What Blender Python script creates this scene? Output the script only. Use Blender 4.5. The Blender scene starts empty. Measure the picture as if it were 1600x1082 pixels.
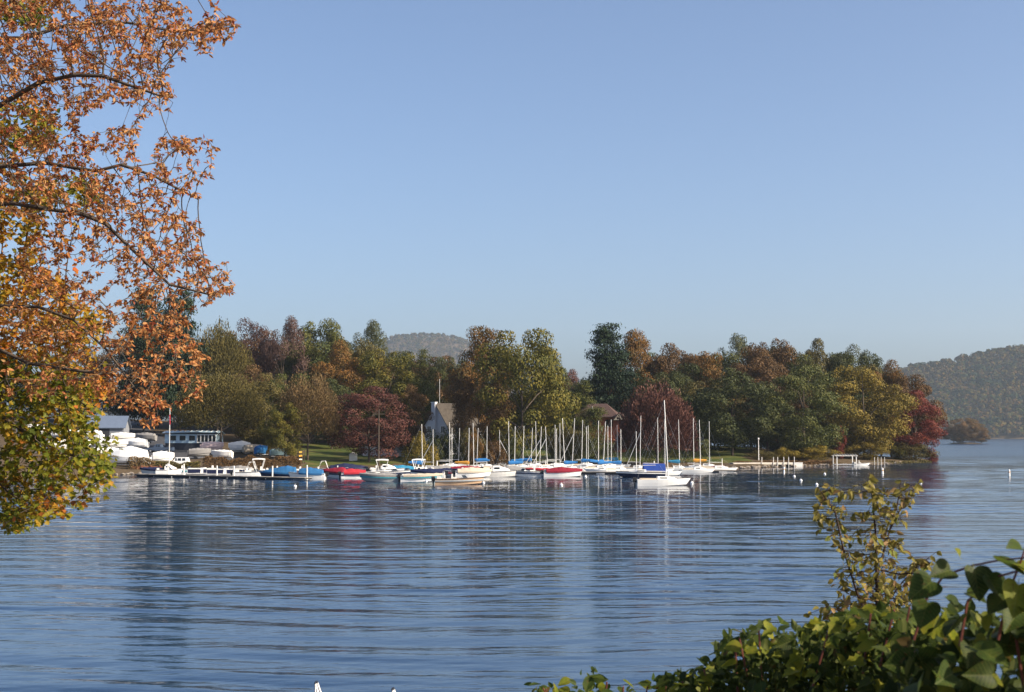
import bpy, math, random
import numpy as np

scene = bpy.context.scene
COL = scene.collection
PI = math.pi

# ------------------------------------------------------------------ camera
CAM_H = 6.6
F_PX = 2222.0                      # focal length in photograph pixels (1600 wide)
PITCH = math.atan(139.0 / F_PX)
cd = bpy.data.cameras.new('camera'); cam = bpy.data.objects.new('camera', cd); COL.objects.link(cam)
cam.location = (0, 0, CAM_H); cam.rotation_euler = (PI / 2 + PITCH, 0, 0)
cd.sensor_width = 36.0; cd.lens = 36.0 * F_PX / 1600.0
cd.clip_start = 0.1; cd.clip_end = 30000
cd.dof.use_dof = True; cd.dof.focus_distance = 240.0; cd.dof.aperture_fstop = 9.0
scene.camera = cam

# ------------------------------------------------------------------ light
SUN_AZ, SUN_EL = 110.0, 31.0       # clockwise from the view direction
world = bpy.data.worlds.new('World'); scene.world = world; world.use_nodes = True
_n, _l = world.node_tree.nodes, world.node_tree.links
sky = _n.new('ShaderNodeTexSky'); sky.sky_type = 'NISHITA'; sky.sun_disc = False
sky.sun_elevation = math.radians(SUN_EL); sky.sun_rotation = math.radians(SUN_AZ)
sky.altitude = 100; sky.air_density = 0.75; sky.dust_density = 3.1; sky.ozone_density = 2.9
_l.new(sky.outputs[0], _n['Background'].inputs[0]); _n['Background'].inputs[1].default_value = 0.107
sd = bpy.data.lights.new('sun', 'SUN'); sd.energy = 5.0; sd.angle = math.radians(0.53); sd.color = (1.0, 0.88, 0.71)
sun = bpy.data.objects.new('sun', sd); COL.objects.link(sun)
_a, _e = math.radians(SUN_AZ), math.radians(SUN_EL)
SUN_DIR = np.array([math.sin(_a) * math.cos(_e), math.cos(_a) * math.cos(_e), math.sin(_e)])
from mathutils import Vector
sun.rotation_euler = Vector(SUN_DIR).to_track_quat('Z', 'Y').to_euler()
sun.location = (60, -40, 60)
scene.view_settings.view_transform = 'Standard'; scene.view_settings.look = 'None'
scene.view_settings.exposure = 0.92; scene.view_settings.gamma = 1.0
scene.view_settings.use_curve_mapping = False
scene.cycles.max_bounces = 6; scene.cycles.transparent_max_bounces = 8
scene.cycles.volume_bounces = 0

# ------------------------------------------------------------------ pixel helpers (photograph pixels, 1600 x 1082)
CT, ST = math.cos(PITCH), math.sin(PITCH)
def ray(px, py):
    u, v = (px - 800.0) / F_PX, (541.0 - py) / F_PX
    return np.array([u, CT - v * ST, ST + v * CT])
def at(px, py, D):                 # point on the pixel's ray at ground distance y = D
    r = ray(px, py); return np.array([0, 0, CAM_H]) + r * (D / r[1])
def gnd(px, py, z=0.0):            # point on the pixel's ray at height z
    r = ray(px, py); return np.array([0, 0, CAM_H]) + r * ((z - CAM_H) / r[2])
def ppm(D): return F_PX / D

# ------------------------------------------------------------------ mesh helpers
class MB:
    def __init__(s): s.v = []; s.f = []
    def add(s, vs, fs):
        o = len(s.v); s.v += [tuple(map(float, p)) for p in vs]; s.f += [tuple(i + o for i in f) for f in fs]; return s
    def box(s, x0, x1, y0, y1, z0, z1):
        return s.add([(x0,y0,z0),(x1,y0,z0),(x1,y1,z0),(x0,y1,z0),(x0,y0,z1),(x1,y0,z1),(x1,y1,z1),(x0,y1,z1)],
                     [(0,3,2,1),(4,5,6,7),(0,1,5,4),(1,2,6,5),(2,3,7,6),(3,0,4,7)])
    def tube(s, pts, r, n=6, r1=None):
        pts = [np.array(p, float) for p in pts]; m = len(pts); vs = []; fs = []
        for i, p in enumerate(pts):
            d = pts[min(i+1, m-1)] - pts[max(i-1, 0)]; d = d / (np.linalg.norm(d) + 1e-9)
            a = np.cross(d, (0, 0, 1) if abs(d[2]) < .9 else (1, 0, 0)); a /= np.linalg.norm(a); b = np.cross(d, a)
            rr = r if r1 is None else r + (r1 - r) * i / max(1, m - 1)
            for k in range(n):
                t = 2 * PI * k / n; vs.append(p + rr * (math.cos(t) * a + math.sin(t) * b))
        for i in range(m - 1):
            for k in range(n):
                k2 = (k + 1) % n; fs.append((i*n+k, i*n+k2, (i+1)*n+k2, (i+1)*n+k))
        fs.append(tuple(reversed(range(n)))); fs.append(tuple((m-1)*n + k for k in range(n)))
        return s.add(vs, fs)
    def loft(s, rings, caps=True, closed=True):
        n = len(rings[0]); vs = [p for r in rings for p in r]; fs = []
        for i in range(len(rings) - 1):
            for k in range(n if closed else n - 1):
                k2 = (k + 1) % n; fs.append((i*n+k, i*n+k2, (i+1)*n+k2, (i+1)*n+k))
        if caps: fs.append(tuple(reversed(range(n)))); fs.append(tuple((len(rings)-1)*n + k for k in range(n)))
        return s.add(vs, fs)
    def ball(s, c, rx, ry, rz, nu=10, nv=6, jit=0, rnd=None):
        rings = []
        for j in range(nv + 1):
            ph = -PI/2 + PI * j / nv; ring = []
            for i in range(nu):
                th = 2*PI*i/nu; q = 1 + (rnd.uniform(-jit, jit) if jit else 0)
                ring.append((c[0]+rx*q*max(.02, math.cos(ph))*math.cos(th), c[1]+ry*q*max(.02, math.cos(ph))*math.sin(th), c[2]+rz*q*math.sin(ph)))
            rings.append(ring)
        return s.loft(rings)
    def mesh(s, name, smooth=False):
        me = bpy.data.meshes.new(name); me.from_pydata(s.v, [], s.f); me.update()
        if smooth: me.polygons.foreach_set('use_smooth', [True] * len(me.polygons))
        return me

def np_mesh(name, V, F):           # V (n,3), F (m,k) all the same k
    V = np.asarray(V, np.float32); F = np.asarray(F, np.int32); m, k = F.shape
    me = bpy.data.meshes.new(name); me.vertices.add(len(V)); me.vertices.foreach_set('co', V.ravel())
    me.loops.add(m * k); me.loops.foreach_set('vertex_index', F.ravel())
    me.polygons.add(m); me.polygons.foreach_set('loop_start', np.arange(0, m * k, k, dtype=np.int32))
    me.polygons.foreach_set('loop_total', np.full(m, k, np.int32)); me.update(calc_edges=True); return me

def obj(name, me, m, parent=None, loc=None, rz=None, scale=None):
    o = bpy.data.objects.new(name, me); COL.objects.link(o)
    if m is not None:
        if len(me.materials) == 0: me.materials.append(m)
        o.material_slots[0].link = 'OBJECT'; o.material_slots[0].material = m
    if parent is not None: o.parent = parent
    if loc is not None: o.location = loc
    if rz is not None: o.rotation_euler = (0, 0, rz)
    if scale is not None: o.scale = scale
    return o
def part(name, mb, m, parent, smooth=False):
    return obj(name, mb.mesh(name, smooth) if isinstance(mb, MB) else mb, m, parent)
def tag(o, label, cat, group=None):
    o['label'] = label; o['category'] = cat
    if group: o['group'] = group
    return o
def thing(name, label, cat, loc=(0, 0, 0), rz=0, group=None, scale=None):
    o = bpy.data.objects.new(name, None); COL.objects.link(o); o.empty_display_size = .3
    o.location = loc; o.rotation_euler = (0, 0, rz)
    if scale is not None: o.scale = scale
    return tag(o, label, cat, group)
def kind(o, k): o['kind'] = k; return o

# ------------------------------------------------------------------ materials
MATS = {}
def mat(name, col, rough=.5, spec=.5, metal=0., var=.12, scale=6., bump=0., trans=0.):
    if name in MATS: return MATS[name]
    m = bpy.data.materials.new(name); m.use_nodes = True; n, l = m.node_tree.nodes, m.node_tree.links
    b = n['Principled BSDF']; b.inputs['Roughness'].default_value = rough; b.inputs['Metallic'].default_value = metal
    b.inputs['Specular IOR Level'].default_value = spec
    tc = n.new('ShaderNodeTexCoord'); nz = n.new('ShaderNodeTexNoise'); nz.inputs['Scale'].default_value = scale; nz.inputs['Detail'].default_value = 5
    l.new(tc.outputs['Object'], nz.inputs['Vector'])
    mx = n.new('ShaderNodeMix'); mx.data_type = 'RGBA'
    mx.inputs[6].default_value = tuple(c * (1 - var) for c in col) + (1,); mx.inputs[7].default_value = tuple(min(.95, c * (1 + var)) for c in col) + (1,)
    l.new(nz.outputs[0], mx.inputs[0]); l.new(mx.outputs[2], b.inputs['Base Color'])
    if bump:
        bp = n.new('ShaderNodeBump'); bp.inputs['Strength'].default_value = bump; l.new(nz.outputs[0], bp.inputs['Height']); l.new(bp.outputs[0], b.inputs['Normal'])
    MATS[name] = m; return m

def foliage(name, cols, scale=3.0, trans=.3, rough=.55, rnd_w=.55, spec=.10, veins=False):
    """leaf material: hue drifts over the crown (noise) and from leaf to leaf (random per island)"""
    if name in MATS: return MATS[name]
    m = bpy.data.materials.new(name); m.use_nodes = True; n, l = m.node_tree.nodes, m.node_tree.links
    b = n['Principled BSDF']; b.inputs['Roughness'].default_value = rough; b.inputs['Specular IOR Level'].default_value = spec
    tc = n.new('ShaderNodeTexCoord'); oi = n.new('ShaderNodeObjectInfo'); g = n.new('ShaderNodeNewGeometry')
    ad = n.new('ShaderNodeVectorMath'); ad.operation = 'ADD'; sc = n.new('ShaderNodeMath'); sc.operation = 'MULTIPLY'; sc.inputs[1].default_value = 37.
    l.new(oi.outputs['Random'], sc.inputs[0]); l.new(tc.outputs['Object'], ad.inputs[0]); l.new(sc.outputs[0], ad.inputs[1])
    nz = n.new('ShaderNodeTexNoise'); nz.inputs['Scale'].default_value = scale; nz.inputs['Detail'].default_value = 2.5
    l.new(ad.outputs[0], nz.inputs['Vector'])
    mr = n.new('ShaderNodeMapRange'); mr.inputs['From Min'].default_value = .3; mr.inputs['From Max'].default_value = .7
    l.new(nz.outputs[0], mr.inputs[0])
    mx = n.new('ShaderNodeMix'); mx.inputs[0].default_value = rnd_w
    l.new(mr.outputs[0], mx.inputs[2]); l.new(g.outputs['Random Per Island'], mx.inputs[3])
    cr = n.new('ShaderNodeValToRGB'); e = cr.color_ramp.elements
    while len(e) < len(cols): e.new(.5)
    for i, c in enumerate(cols): e[i].position = .12 + .76 * i / max(1, len(cols) - 1); e[i].color = tuple(c) + (1,)
    l.new(mx.outputs[0], cr.inputs[0]); colour = cr.outputs[0]
    if veins:                      # midrib and side veins in the leaf's own axes (x along, y across)
        sp = n.new('ShaderNodeSeparateXYZ'); l.new(tc.outputs['Object'], sp.inputs[0])
        def M(op, a, b_=None):
            q = n.new('ShaderNodeMath'); q.operation = op
            for i_, v in enumerate((a, b_)):
                if v is None: continue
                if isinstance(v, (int, float)): q.inputs[i_].default_value = v
                else: l.new(v, q.inputs[i_])
            return q.outputs[0]
        ay = M('ABSOLUTE', sp.outputs['Y']); side = M('FRACT', M('MULTIPLY', M('SUBTRACT', sp.outputs['X'], M('MULTIPLY', ay, .9)), 7.))
        v = M('MAXIMUM', M('LESS_THAN', side, .10), M('LESS_THAN', ay, .012)); bl = n.new('ShaderNodeTexNoise'); bl.inputs['Scale'].default_value = 9.; l.new(ad.outputs[0], bl.inputs['Vector'])
        spot = M('MULTIPLY', M('GREATER_THAN', bl.outputs[0], .66), .55)
        vm = n.new('ShaderNodeMix'); vm.data_type = 'RGBA'; l.new(M('MULTIPLY', v, .35), vm.inputs[0]); l.new(colour, vm.inputs[6]); vm.inputs[7].default_value = (.24, .25, .07, 1)
        vs = n.new('ShaderNodeMix'); vs.data_type = 'RGBA'; l.new(spot, vs.inputs[0]); l.new(vm.outputs[2], vs.inputs[6]); vs.inputs[7].default_value = (.12, .06, .02, 1); colour = vs.outputs[2]
    l.new(colour, b.inputs['Base Color'])
    tr = n.new('ShaderNodeBsdfTranslucent'); l.new(colour, tr.inputs[0])
    ms = n.new('ShaderNodeMixShader'); ms.inputs[0].default_value = trans
    l.new(b.outputs[0], ms.inputs[1]); l.new(tr.outputs[0], ms.inputs[2]); l.new(ms.outputs[0], n['Material Output'].inputs[0])
    MATS[name] = m; return m

WHITE = mat('white_gelcoat', (.80, .79, .76), .28, .5, 0, .05, 1.2)
OFFWHITE = mat('weathered_white', (.66, .64, .60), .5, .4, 0, .12, 2)
ALU = mat('mast_aluminium', (.72, .70, .66), .35, .5, .25, .06, 2)
BLUE = mat('blue_canvas', (.028, .16, .40), .75, .2, 0, .2, 2)
ROYAL = mat('royal_blue_canvas', (.012, .04, .20), .75, .2, 0, .2, 2)
TEAL = mat('teal_canvas', (.03, .20, .33), .75, .2, 0, .2, 2)
NAVY = mat('navy_canvas', (.012, .016, .05), .75, .2, 0, .2, 2)
STEELBLUE = mat('steel_blue_canvas', (.022, .105, .24), .75, .2, 0, .2, 2)
MAROON = mat('maroon_canvas', (.20, .012, .025), .75, .2, 0, .2, 2)
RED = mat('red_canvas', (.38, .025, .035), .7, .2, 0, .15, 2)
GREYC = mat('grey_canvas', (.22, .21, .20), .8, .2, 0, .15, 2)
TAN = mat('tan_canvas', (.50, .42, .32), .8, .2, 0, .12, 2)
ORANGE = mat('orange_canvas', (.60, .28, .04), .7, .2, 0, .12, 2)
BLACK = mat('black_rubber', (.012, .012, .014), .45, .4, 0, .2, 3)
GLASS = mat('tinted_glass', (.015, .02, .025), .08, .6, 0, .1, 1)
NAVYHULL = mat('navy_gelcoat', (.012, .018, .05), .25, .5, 0, .1, 1)
GREYHULL = mat('grey_gelcoat', (.30, .32, .33), .3, .5, 0, .06, 1)
TEALHULL = mat('teal_stripe', (.05, .22, .26), .3, .5, 0, .1, 1)
TANHULL = mat('tan_gelcoat', (.55, .36, .22), .35, .5, 0, .08, 1)
DOCKW = mat('dock_timber', (.30, .27, .23), .85, .2, 0, .3, 3, .3)
DOCKD = mat('dock_float', (.03, .03, .035), .6, .3, 0, .3, 2)
BARK = mat('bark', (.075, .058, .045), .9, .15, 0, .45, 9, .5)
BARKP = mat('pale_bark', (.30, .27, .22), .9, .15, 0, .35, 9, .4)
BARKD = mat('dark_twig', (.045, .030, .026), .85, .15, 0, .4, 6)
PLASTER = mat('shaded_clapboard', (.56, .56, .59), .7, .3, 0, .06, 2)  # white walls, greyed in the colour for the tree shade on them
ROOFM = mat('mossy_shingle', (.065, .055, .045), .9, .1, 0, .6, 1.5, .4)
ROOFB = mat('brown_shingle', (.075, .048, .042), .9, .1, 0, .2, 4, .4)
REDWOOD = mat('red_brown_siding', (.26, .085, .045), .8, .2, 0, .2, 3)
CONC = mat('pale_concrete', (.52, .47, .40), .85, .2, 0, .15, 1.5, .2)
TIMBER = mat('red_timber', (.22, .09, .05), .85, .2, 0, .3, 3, .3)
METALROOF = mat('blue_grey_metal_roof', (.16, .20, .27), .4, .5, .3, .12, 1)
PALEBLUE = mat('pale_blue_panel', (.42, .56, .66), .5, .4, 0, .12, 1.5)
SILVER = mat('galvanised_steel', (.45, .45, .45), .4, .5, .6, .1, 3)
ROCK = mat('bank_rock', (.20, .17, .14), .9, .2, 0, .4, 1.2, .5)
BUOY = mat('buoy_white', (.82, .82, .80), .35, .5, 0, .04, 3)
YELLOWP = mat('yellow_plastic', (.45, .30, .06), .45, .4, 0, .1, 2)

# ------------------------------------------------------------------ water
def water_material():
    m = bpy.data.materials.new('lake_water'); m.use_nodes = True; n, l = m.node_tree.nodes, m.node_tree.links
    b = n['Principled BSDF']; b.inputs['Base Color'].default_value = (.007, .026, .064, 1); b.inputs['IOR'].default_value = 1.333
    tc = n.new('ShaderNodeTexCoord')
    def wave(sx, sy, detail, dist, rot=0.):
        mp = n.new('ShaderNodeMapping'); mp.inputs['Scale'].default_value = (sx, sy, 1); mp.inputs['Rotation'].default_value = (0, 0, rot)
        nz = n.new('ShaderNodeTexNoise'); nz.inputs['Scale'].default_value = 1; nz.inputs['Detail'].default_value = detail; nz.inputs['Distortion'].default_value = dist
        l.new(tc.outputs['Object'], mp.inputs[0]); l.new(mp.outputs[0], nz.inputs['Vector']); return nz.outputs[0]
    # calm and ruffled patches: the finest ripples as micro-roughness
    mr = n.new('ShaderNodeMapRange'); mr.inputs['From Min'].default_value = .35; mr.inputs['From Max'].default_value = .65
    mr.inputs['To Min'].default_value = .008; mr.inputs['To Max'].default_value = .06; l.new(wave(.010, .035, 3., .6), mr.inputs[0])
    # the open lake beyond the bay is ruffled by the breeze
    sy_ = n.new('ShaderNodeSeparateXYZ'); l.new(tc.outputs['Object'], sy_.inputs[0]); m2 = n.new('ShaderNodeMapRange'); m2.interpolation_type = 'SMOOTHSTEP'
    for k_, v_ in (('From Min', 230.), ('From Max', 480.), ('To Min', 0.), ('To Max', .15)): m2.inputs[k_].default_value = v_
    l.new(sy_.outputs['Y'], m2.inputs[0]); sm_ = n.new('ShaderNodeMath'); l.new(mr.outputs[0], sm_.inputs[0]); l.new(m2.outputs[0], sm_.inputs[1]); l.new(sm_.outputs[0], b.inputs['Roughness'])
    bp = n.new('ShaderNodeBump'); bp.inputs['Strength'].default_value = 1.; bp.inputs['Distance'].default_value = .009
    l.new(wave(1.6, 4.2, 3., .4, .1), bp.inputs['Height']); l.new(bp.outputs[0], b.inputs['Normal'])
    return m
def wave_z(X, Y):
    """lake surface: long-crested wind waves, patchy, rms slope a few hundredths"""
    rng = np.random.default_rng(77); Z = np.zeros_like(X)
    wx = X + 1.3 * np.sin(Y * .11 + X * .03) + .8 * np.sin(X * .17 + 1.); wy = Y + 1.0 * np.sin(X * .09 + 2.) + .7 * np.sin(X * .23 + Y * .05)
    n = 84
    for i in range(n):
        lam = .42 * (6.5 / .42) ** rng.uniform(); th = rng.normal(.05, .16 + .34 * max(0, 1.6 - lam) / 1.2); k = 2 * PI / lam; sl = WAVE_SLOPE * math.sqrt(2. / n) * rng.uniform(.6, 1.4) * (1.4 if lam < 1.3 else .95)
        grp = .65 + .6 * np.sin(X * rng.uniform(-.05, .05) + Y * rng.uniform(-.09, .09) + rng.uniform(0, 6.28))
        ph = k * (math.sin(th) * wx + math.cos(th) * wy) + rng.uniform(0, 6.28)
        Z += sl / k * grp * (np.sin(ph) + .30 * np.sin(2 * ph + .9))
    g = np.sin(X * .045 + 1.1 * np.sin(Y * .05) + .4) * np.sin(Y * .085 + 1.3 * np.sin(X * .035) + 1.) + .6 * np.sin(X * .11 - Y * .06 + 2.) * np.sin(Y * .17 + X * .05)
    return Z * (.92 + .38 * g)
WAVE_SLOPE = .060
ys = [24.]
while ys[-1] < 420: ys.append(ys[-1] + .12 + (ys[-1] - 24) * .0019)
ys = np.array(ys); half = np.concatenate([np.arange(0, 28, .35), 28 + np.arange(0, 46) * .7, 60.2 + np.arange(0, 57) * 2.]); xs = np.concatenate([-half[:0:-1], half])
X, Y = np.meshgrid(xs, ys); Z = wave_z(X, Y); Z *= np.clip((Y - ys[0]) / 4, 0, 1) * np.clip((ys[-1] - Y) / 60, 0, 1) * np.clip((xs[-1] - np.abs(X)) / 12, 0, 1)
nx, ny = len(xs), len(ys); V = np.stack([X, Y, Z], -1).reshape(-1, 3); i_, j_ = np.meshgrid(np.arange(nx - 1), np.arange(ny - 1)); a_ = (j_ * nx + i_).ravel(); F = np.stack([a_, a_ + 1, a_ + nx + 1, a_ + nx], -1)
xa, xb, ya, yb = xs[0], xs[-1], ys[0], ys[-1]; q0 = len(V)    # calm water all round, up to the far shores
V = np.vstack([V, [(-2600, -60, 0), (2600, -60, 0), (2600, ya, 0), (-2600, ya, 0), (2600, yb, 0), (-2600, yb, 0), (2600, 4300, 0), (-2600, 4300, 0), (xa, ya, 0), (xb, ya, 0), (xa, yb, 0), (xb, yb, 0)]])
F = np.vstack([F, np.array([(0, 1, 2, 3), (3, 8, 10, 5), (9, 2, 4, 11), (5, 4, 6, 7)]) + q0])
wme = np_mesh('water', V, F); wme.polygons.foreach_set('use_smooth', [True] * len(wme.polygons))
kind(obj('water', wme, water_material()), 'structure')

# ------------------------------------------------------------------ terrain
shore_px = [(-420, 752), (-150, 749), (60, 746), (180, 743), (300, 740), (420, 738), (520, 736), (650, 731.5), (850, 729.5), (1000, 729.5), (1100, 730), (1150, 732.5),
            (1200, 731), (1300, 728), (1380, 726), (1440, 723), (1463, 721.5)]
shore = [gnd(x, y)[:2] for x, y in shore_px]
back = [(104, 372), (100, 400), (70, 440), (30, 500), (-10, 640), (-60, 900), (-900, 900), (-900, 230)]
POLY = np.array(shore + [np.array(p, float) for p in back])
def sdist(X, Y):
    X = np.asarray(X, float); Y = np.asarray(Y, float); d = np.full(X.shape, 1e9); ins = np.zeros(X.shape, bool); n = len(POLY)
    for i in range(n):
        a, b = POLY[i], POLY[(i + 1) % n]; e = b - a
        t = np.clip(((X - a[0]) * e[0] + (Y - a[1]) * e[1]) / (e @ e), 0, 1)
        d = np.minimum(d, np.hypot(X - a[0] - t * e[0], Y - a[1] - t * e[1]))
        c = ((a[1] > Y) != (b[1] > Y)) & (X < (b[0] - a[0]) * (Y - a[1]) / (b[1] - a[1] + 1e-12) + a[0]); ins ^= c
    return np.where(ins, d, -d)
def height(X, Y):
    d = sdist(X, Y)
    z = np.where(d > 0, .55 * np.clip(d / 1.6, 0, 1) + .066 * np.clip(d - 1, 0, 190), np.maximum(-2.5, d * .35))
    return z + np.where(d > 3, .12 * np.sin(X * .21 + 1.3) * np.cos(Y * .17), 0)
def hz(x, y): return float(height(np.array([x]), np.array([y]))[0])

def grid_obj(name, xs, ys, zf, m, keep=None):
    X, Y = np.meshgrid(xs, ys); Z = zf(X, Y); nx = len(xs); V = np.stack([X, Y, Z], -1).reshape(-1, 3)
    i, j = np.meshgrid(np.arange(nx - 1), np.arange(len(ys) - 1)); a = (j * nx + i).ravel()
    F = np.stack([a, a + 1, a + nx + 1, a + nx], -1)
    if keep is not None:
        c = V[F].mean(1); F = F[keep(c[:, 0], c[:, 1])]
    me = np_mesh(name, V, F); me.polygons.foreach_set('use_smooth', [True] * len(me.polygons))
    return obj(name, me, m)
GRASS = foliage('lawn_grass', [(.040, .055, .014), (.065, .080, .018), (.105, .090, .030)], .25, 0., .9, 0.)
SOIL = mat('leaf_strewn_soil', (.085, .06, .035), .95, .1, 0, .5, .6, .3)
ASPH = mat('yard_asphalt', (.055, .055, .06), .9, .2, 0, .3, .5, .2)
yard = np.array([gnd(px, py, z)[:2] for px, py, z in [(228, 721, 1.6), (300, 722, 1.5), (400, 719, 1.5), (470, 716, 1.6), (455, 704, 3.2), (345, 690, 5.4), (190, 681, 6.4), (60, 682, 6.2), (60, 712, 2.6)]])
def in_poly(P, X, Y):
    ins = np.zeros(X.shape, bool)
    for i in range(len(P)):
        a, b = P[i], P[(i + 1) % len(P)]
        ins ^= ((a[1] > Y) != (b[1] > Y)) & (X < (b[0] - a[0]) * (Y - a[1]) / (b[1] - a[1] + 1e-12) + a[0])
    return ins
def lawn_zone(X, Y):
    d = sdist(X, Y); px = 800 + X / Y * F_PX
    return (d > 5) & (d < 62) & (px > 470) & (px < 1165)
gx, gy = np.arange(-420, 118, 3.), np.arange(190, 700, 3.)
kind(grid_obj('yard_pavement', gx, gy, height, ASPH, lambda X, Y: in_poly(yard, X, Y)), 'structure')
kind(grid_obj('lawn', gx, gy, height, GRASS, lambda X, Y: lawn_zone(X, Y) & ~in_poly(yard, X, Y)), 'structure')
kind(grid_obj('terrain', gx, gy, height, SOIL, lambda X, Y: ~lawn_zone(X, Y) & ~in_poly(yard, X, Y)), 'structure')
# the bank the photographer stands on
def bank(X, Y): return np.where(Y < 6.5, 5.0, np.maximum(-1.6, 5.0 - .37 * (Y - 6.5) + .0 * X)) + np.where(X < -9, np.clip((-9 - X) * .28, 0, 2.2) * np.clip((30 - Y) / 12, 0, 1), 0)
kind(grid_obj('near_bank', np.arange(-45, 46, 1.5), np.arange(-30, 32, 1.), bank, SOIL), 'structure')

# ------------------------------------------------------------------ leaf clouds
def leaf_quads(C, N, size, rng, aspect=.62, jit=.38):
    """C centres, N preferred normals -> quads of about 'size' (array)"""
    n = len(C); N = N + rng.normal(0, jit, (n, 3)); N /= np.linalg.norm(N, axis=1)[:, None] + 1e-9
    R = rng.normal(0, 1, (n, 3)); A = np.cross(N, R); A /= np.linalg.norm(A, axis=1)[:, None] + 1e-9; B = np.cross(N, A)
    s = np.asarray(size)[:, None] * np.ones((n, 1)); a = A * s * .5; b = B * s * .5 * aspect
    V = np.stack([C - a, C - b * 1.0, C + a, C + b], 1).reshape(-1, 3)
    return V, np.arange(4 * n, dtype=np.int32).reshape(n, 4)

def fit(C, cs):                    # scale a crown to unit height and unit width
    k = .5 / np.percentile(np.hypot(C[:, 0], C[:, 1]), 96); q = 1 / np.percentile(C[:, 2], 99.7); m = np.array([k, k, q])
    return C * m, np.asarray(cs) * m

def crown_round(seed, nleaf=9500, nclump=46, z0=.05, shape=1.0, leaf=.030, hole=0., zf=.62):
    rng = np.random.default_rng(seed)
    cs = []; rs = []
    while len(cs) < nclump:
        p = rng.normal(0, 1, 3); p /= np.linalg.norm(p); r = rng.uniform(.35, 1) ** .45
        zz = .5 + .5 * p[2] * r; prof = math.sin(PI * (.12 + .80 * zz ** shape)) ** .6
        x, y = p[0] * r * .40 * (.45 + .55 * prof), p[1] * r * .40 * (.45 + .55 * prof); z = z0 + (.93 - z0) * zz
        if hole and rng.uniform() < hole and z > .4: continue
        cs.append((x, y, z)); rs.append(rng.uniform(.07, .15))
    cs = np.array(cs); rs = np.array(rs); w = rs ** 2; k = rng.choice(nclump, nleaf, p=w / w.sum())
    d = rng.normal(0, 1, (nleaf, 3)); d[:, 2] += .25; d /= np.linalg.norm(d, axis=1)[:, None]
    rad = rng.uniform(.30, 1.05, nleaf) ** .4
    C = cs[k] + d * (rs[k] * rad)[:, None] * np.array([1, 1, zf])
    C[:, 2] = np.maximum(C[:, 2], .02); C, cs = fit(C, cs)
    V, F = leaf_quads(C, d, rng.uniform(.6, 1.25, nleaf) * leaf, rng)
    return np_mesh('crown', V, F), cs, rs

def trunk_mesh(cs, rng, r=.017, top=.72, nl=9):
    mb = MB(); mb.tube([(0, 0, -.03), (.004, .003, .15), (-.006, .004, .4), (0, 0, top)], r, 7, r * .25)
    for i in rng.choice(len(cs), min(nl, len(cs)), replace=False):
        c = cs[i]; z = max(.08, min(top * .9, c[2] * .62)); m = (c + np.array([0, 0, z])) / 2 + np.array([0, 0, .02])
        mb.tube([(0, 0, z), m, c], r * .42, 4, r * .12)
    return mb.mesh('trunk')

def crown_twiggy(seed, n=9000, z0=.10, spread=.5, size=.05, droop=0.):
    """fine upswept twigs with small leaves: feathery outline"""
    rng = np.random.default_rng(seed); th = rng.uniform(0, 2 * PI, n)
    ph = np.arccos(rng.uniform(-.25, 1, n)); r = rng.uniform(.35, 1., n) ** .5
    lump = 1 + .13 * np.sin(2 * th + seed) * np.sin(2.3 * ph + seed) + .10 * np.sin(5 * th + 2 * seed) * np.cos(4 * ph + seed) + .07 * np.sin(11 * th + seed) * np.sin(9 * ph)
    r = r * lump
    D = np.stack([np.sin(ph) * np.cos(th), np.sin(ph) * np.sin(th), np.cos(ph)], -1)
    C = D * r[:, None] * np.array([.5, .5, .5]) ; C[:, 2] = z0 + .36 + C[:, 2] * 1.12 - droop * (np.hypot(C[:, 0], C[:, 1])) ** 2
    C[:, 2] = np.maximum(C[:, 2], .02)
    up = D * .8 + np.array([0, 0, .75]) + rng.normal(0, .25, (n, 3)); up /= np.linalg.norm(up, axis=1)[:, None]
    A = np.cross(up, rng.normal(0, 1, (n, 3))); A /= np.linalg.norm(A, axis=1)[:, None]
    L = rng.uniform(.6, 1.3, n)[:, None] * size; W = L * .22
    C, cs = fit(C, C[rng.choice(n, 14)] * np.array([.8, .8, .9]))
    V = np.stack([C - up * L * .5, C + A * W, C + up * L * .5, C - A * W], 1).reshape(-1, 3)
    return np_mesh('crown', V, np.arange(4 * n, dtype=np.int32).reshape(n, 4)), cs, None

def crown_pine(seed, nleaf=24000, cone=.62, z0=.10, gap=.10, leaf=.032):
    rng = np.random.default_rng(seed); C = []; N = []; cs = []
    z = z0
    while z < .97:
        rad = .5 * ((1 - z) / (1 - z0)) ** cone * rng.uniform(.75, 1.1) + .03; nb = rng.integers(4, 8)
        for b in range(nb):
            if rng.uniform() < gap: continue
            th = rng.uniform(0, 2 * PI); L = rad * rng.uniform(.65, 1.15); m = max(10, int(nleaf * L * .042))
            t = rng.uniform(.15, 1, m) ** .7; sp = .035 + .11 * L * np.sin(PI * np.clip(t, .1, .95))
            off = rng.normal(0, 1, (m, 3)) * sp[:, None] * np.array([1, 1, .33])
            rise = .10 * L * t ** 2 + .02
            C.append(np.stack([np.cos(th) * L * t, np.sin(th) * L * t, z + rise], -1) + off); N.append(np.tile([0, 0, 1.], (m, 1)) + off * 6)
            cs.append((math.cos(th) * L * .8, math.sin(th) * L * .8, z + .06 * L))
        z += rng.uniform(.035, .06)
    C = np.concatenate(C); N = np.concatenate(N); C, cs = fit(C, cs); V, F = leaf_quads(C, N, rng.uniform(.6, 1.2, len(C)) * leaf, rng, .55)
    return np_mesh('crown', V, F), cs, None

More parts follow.
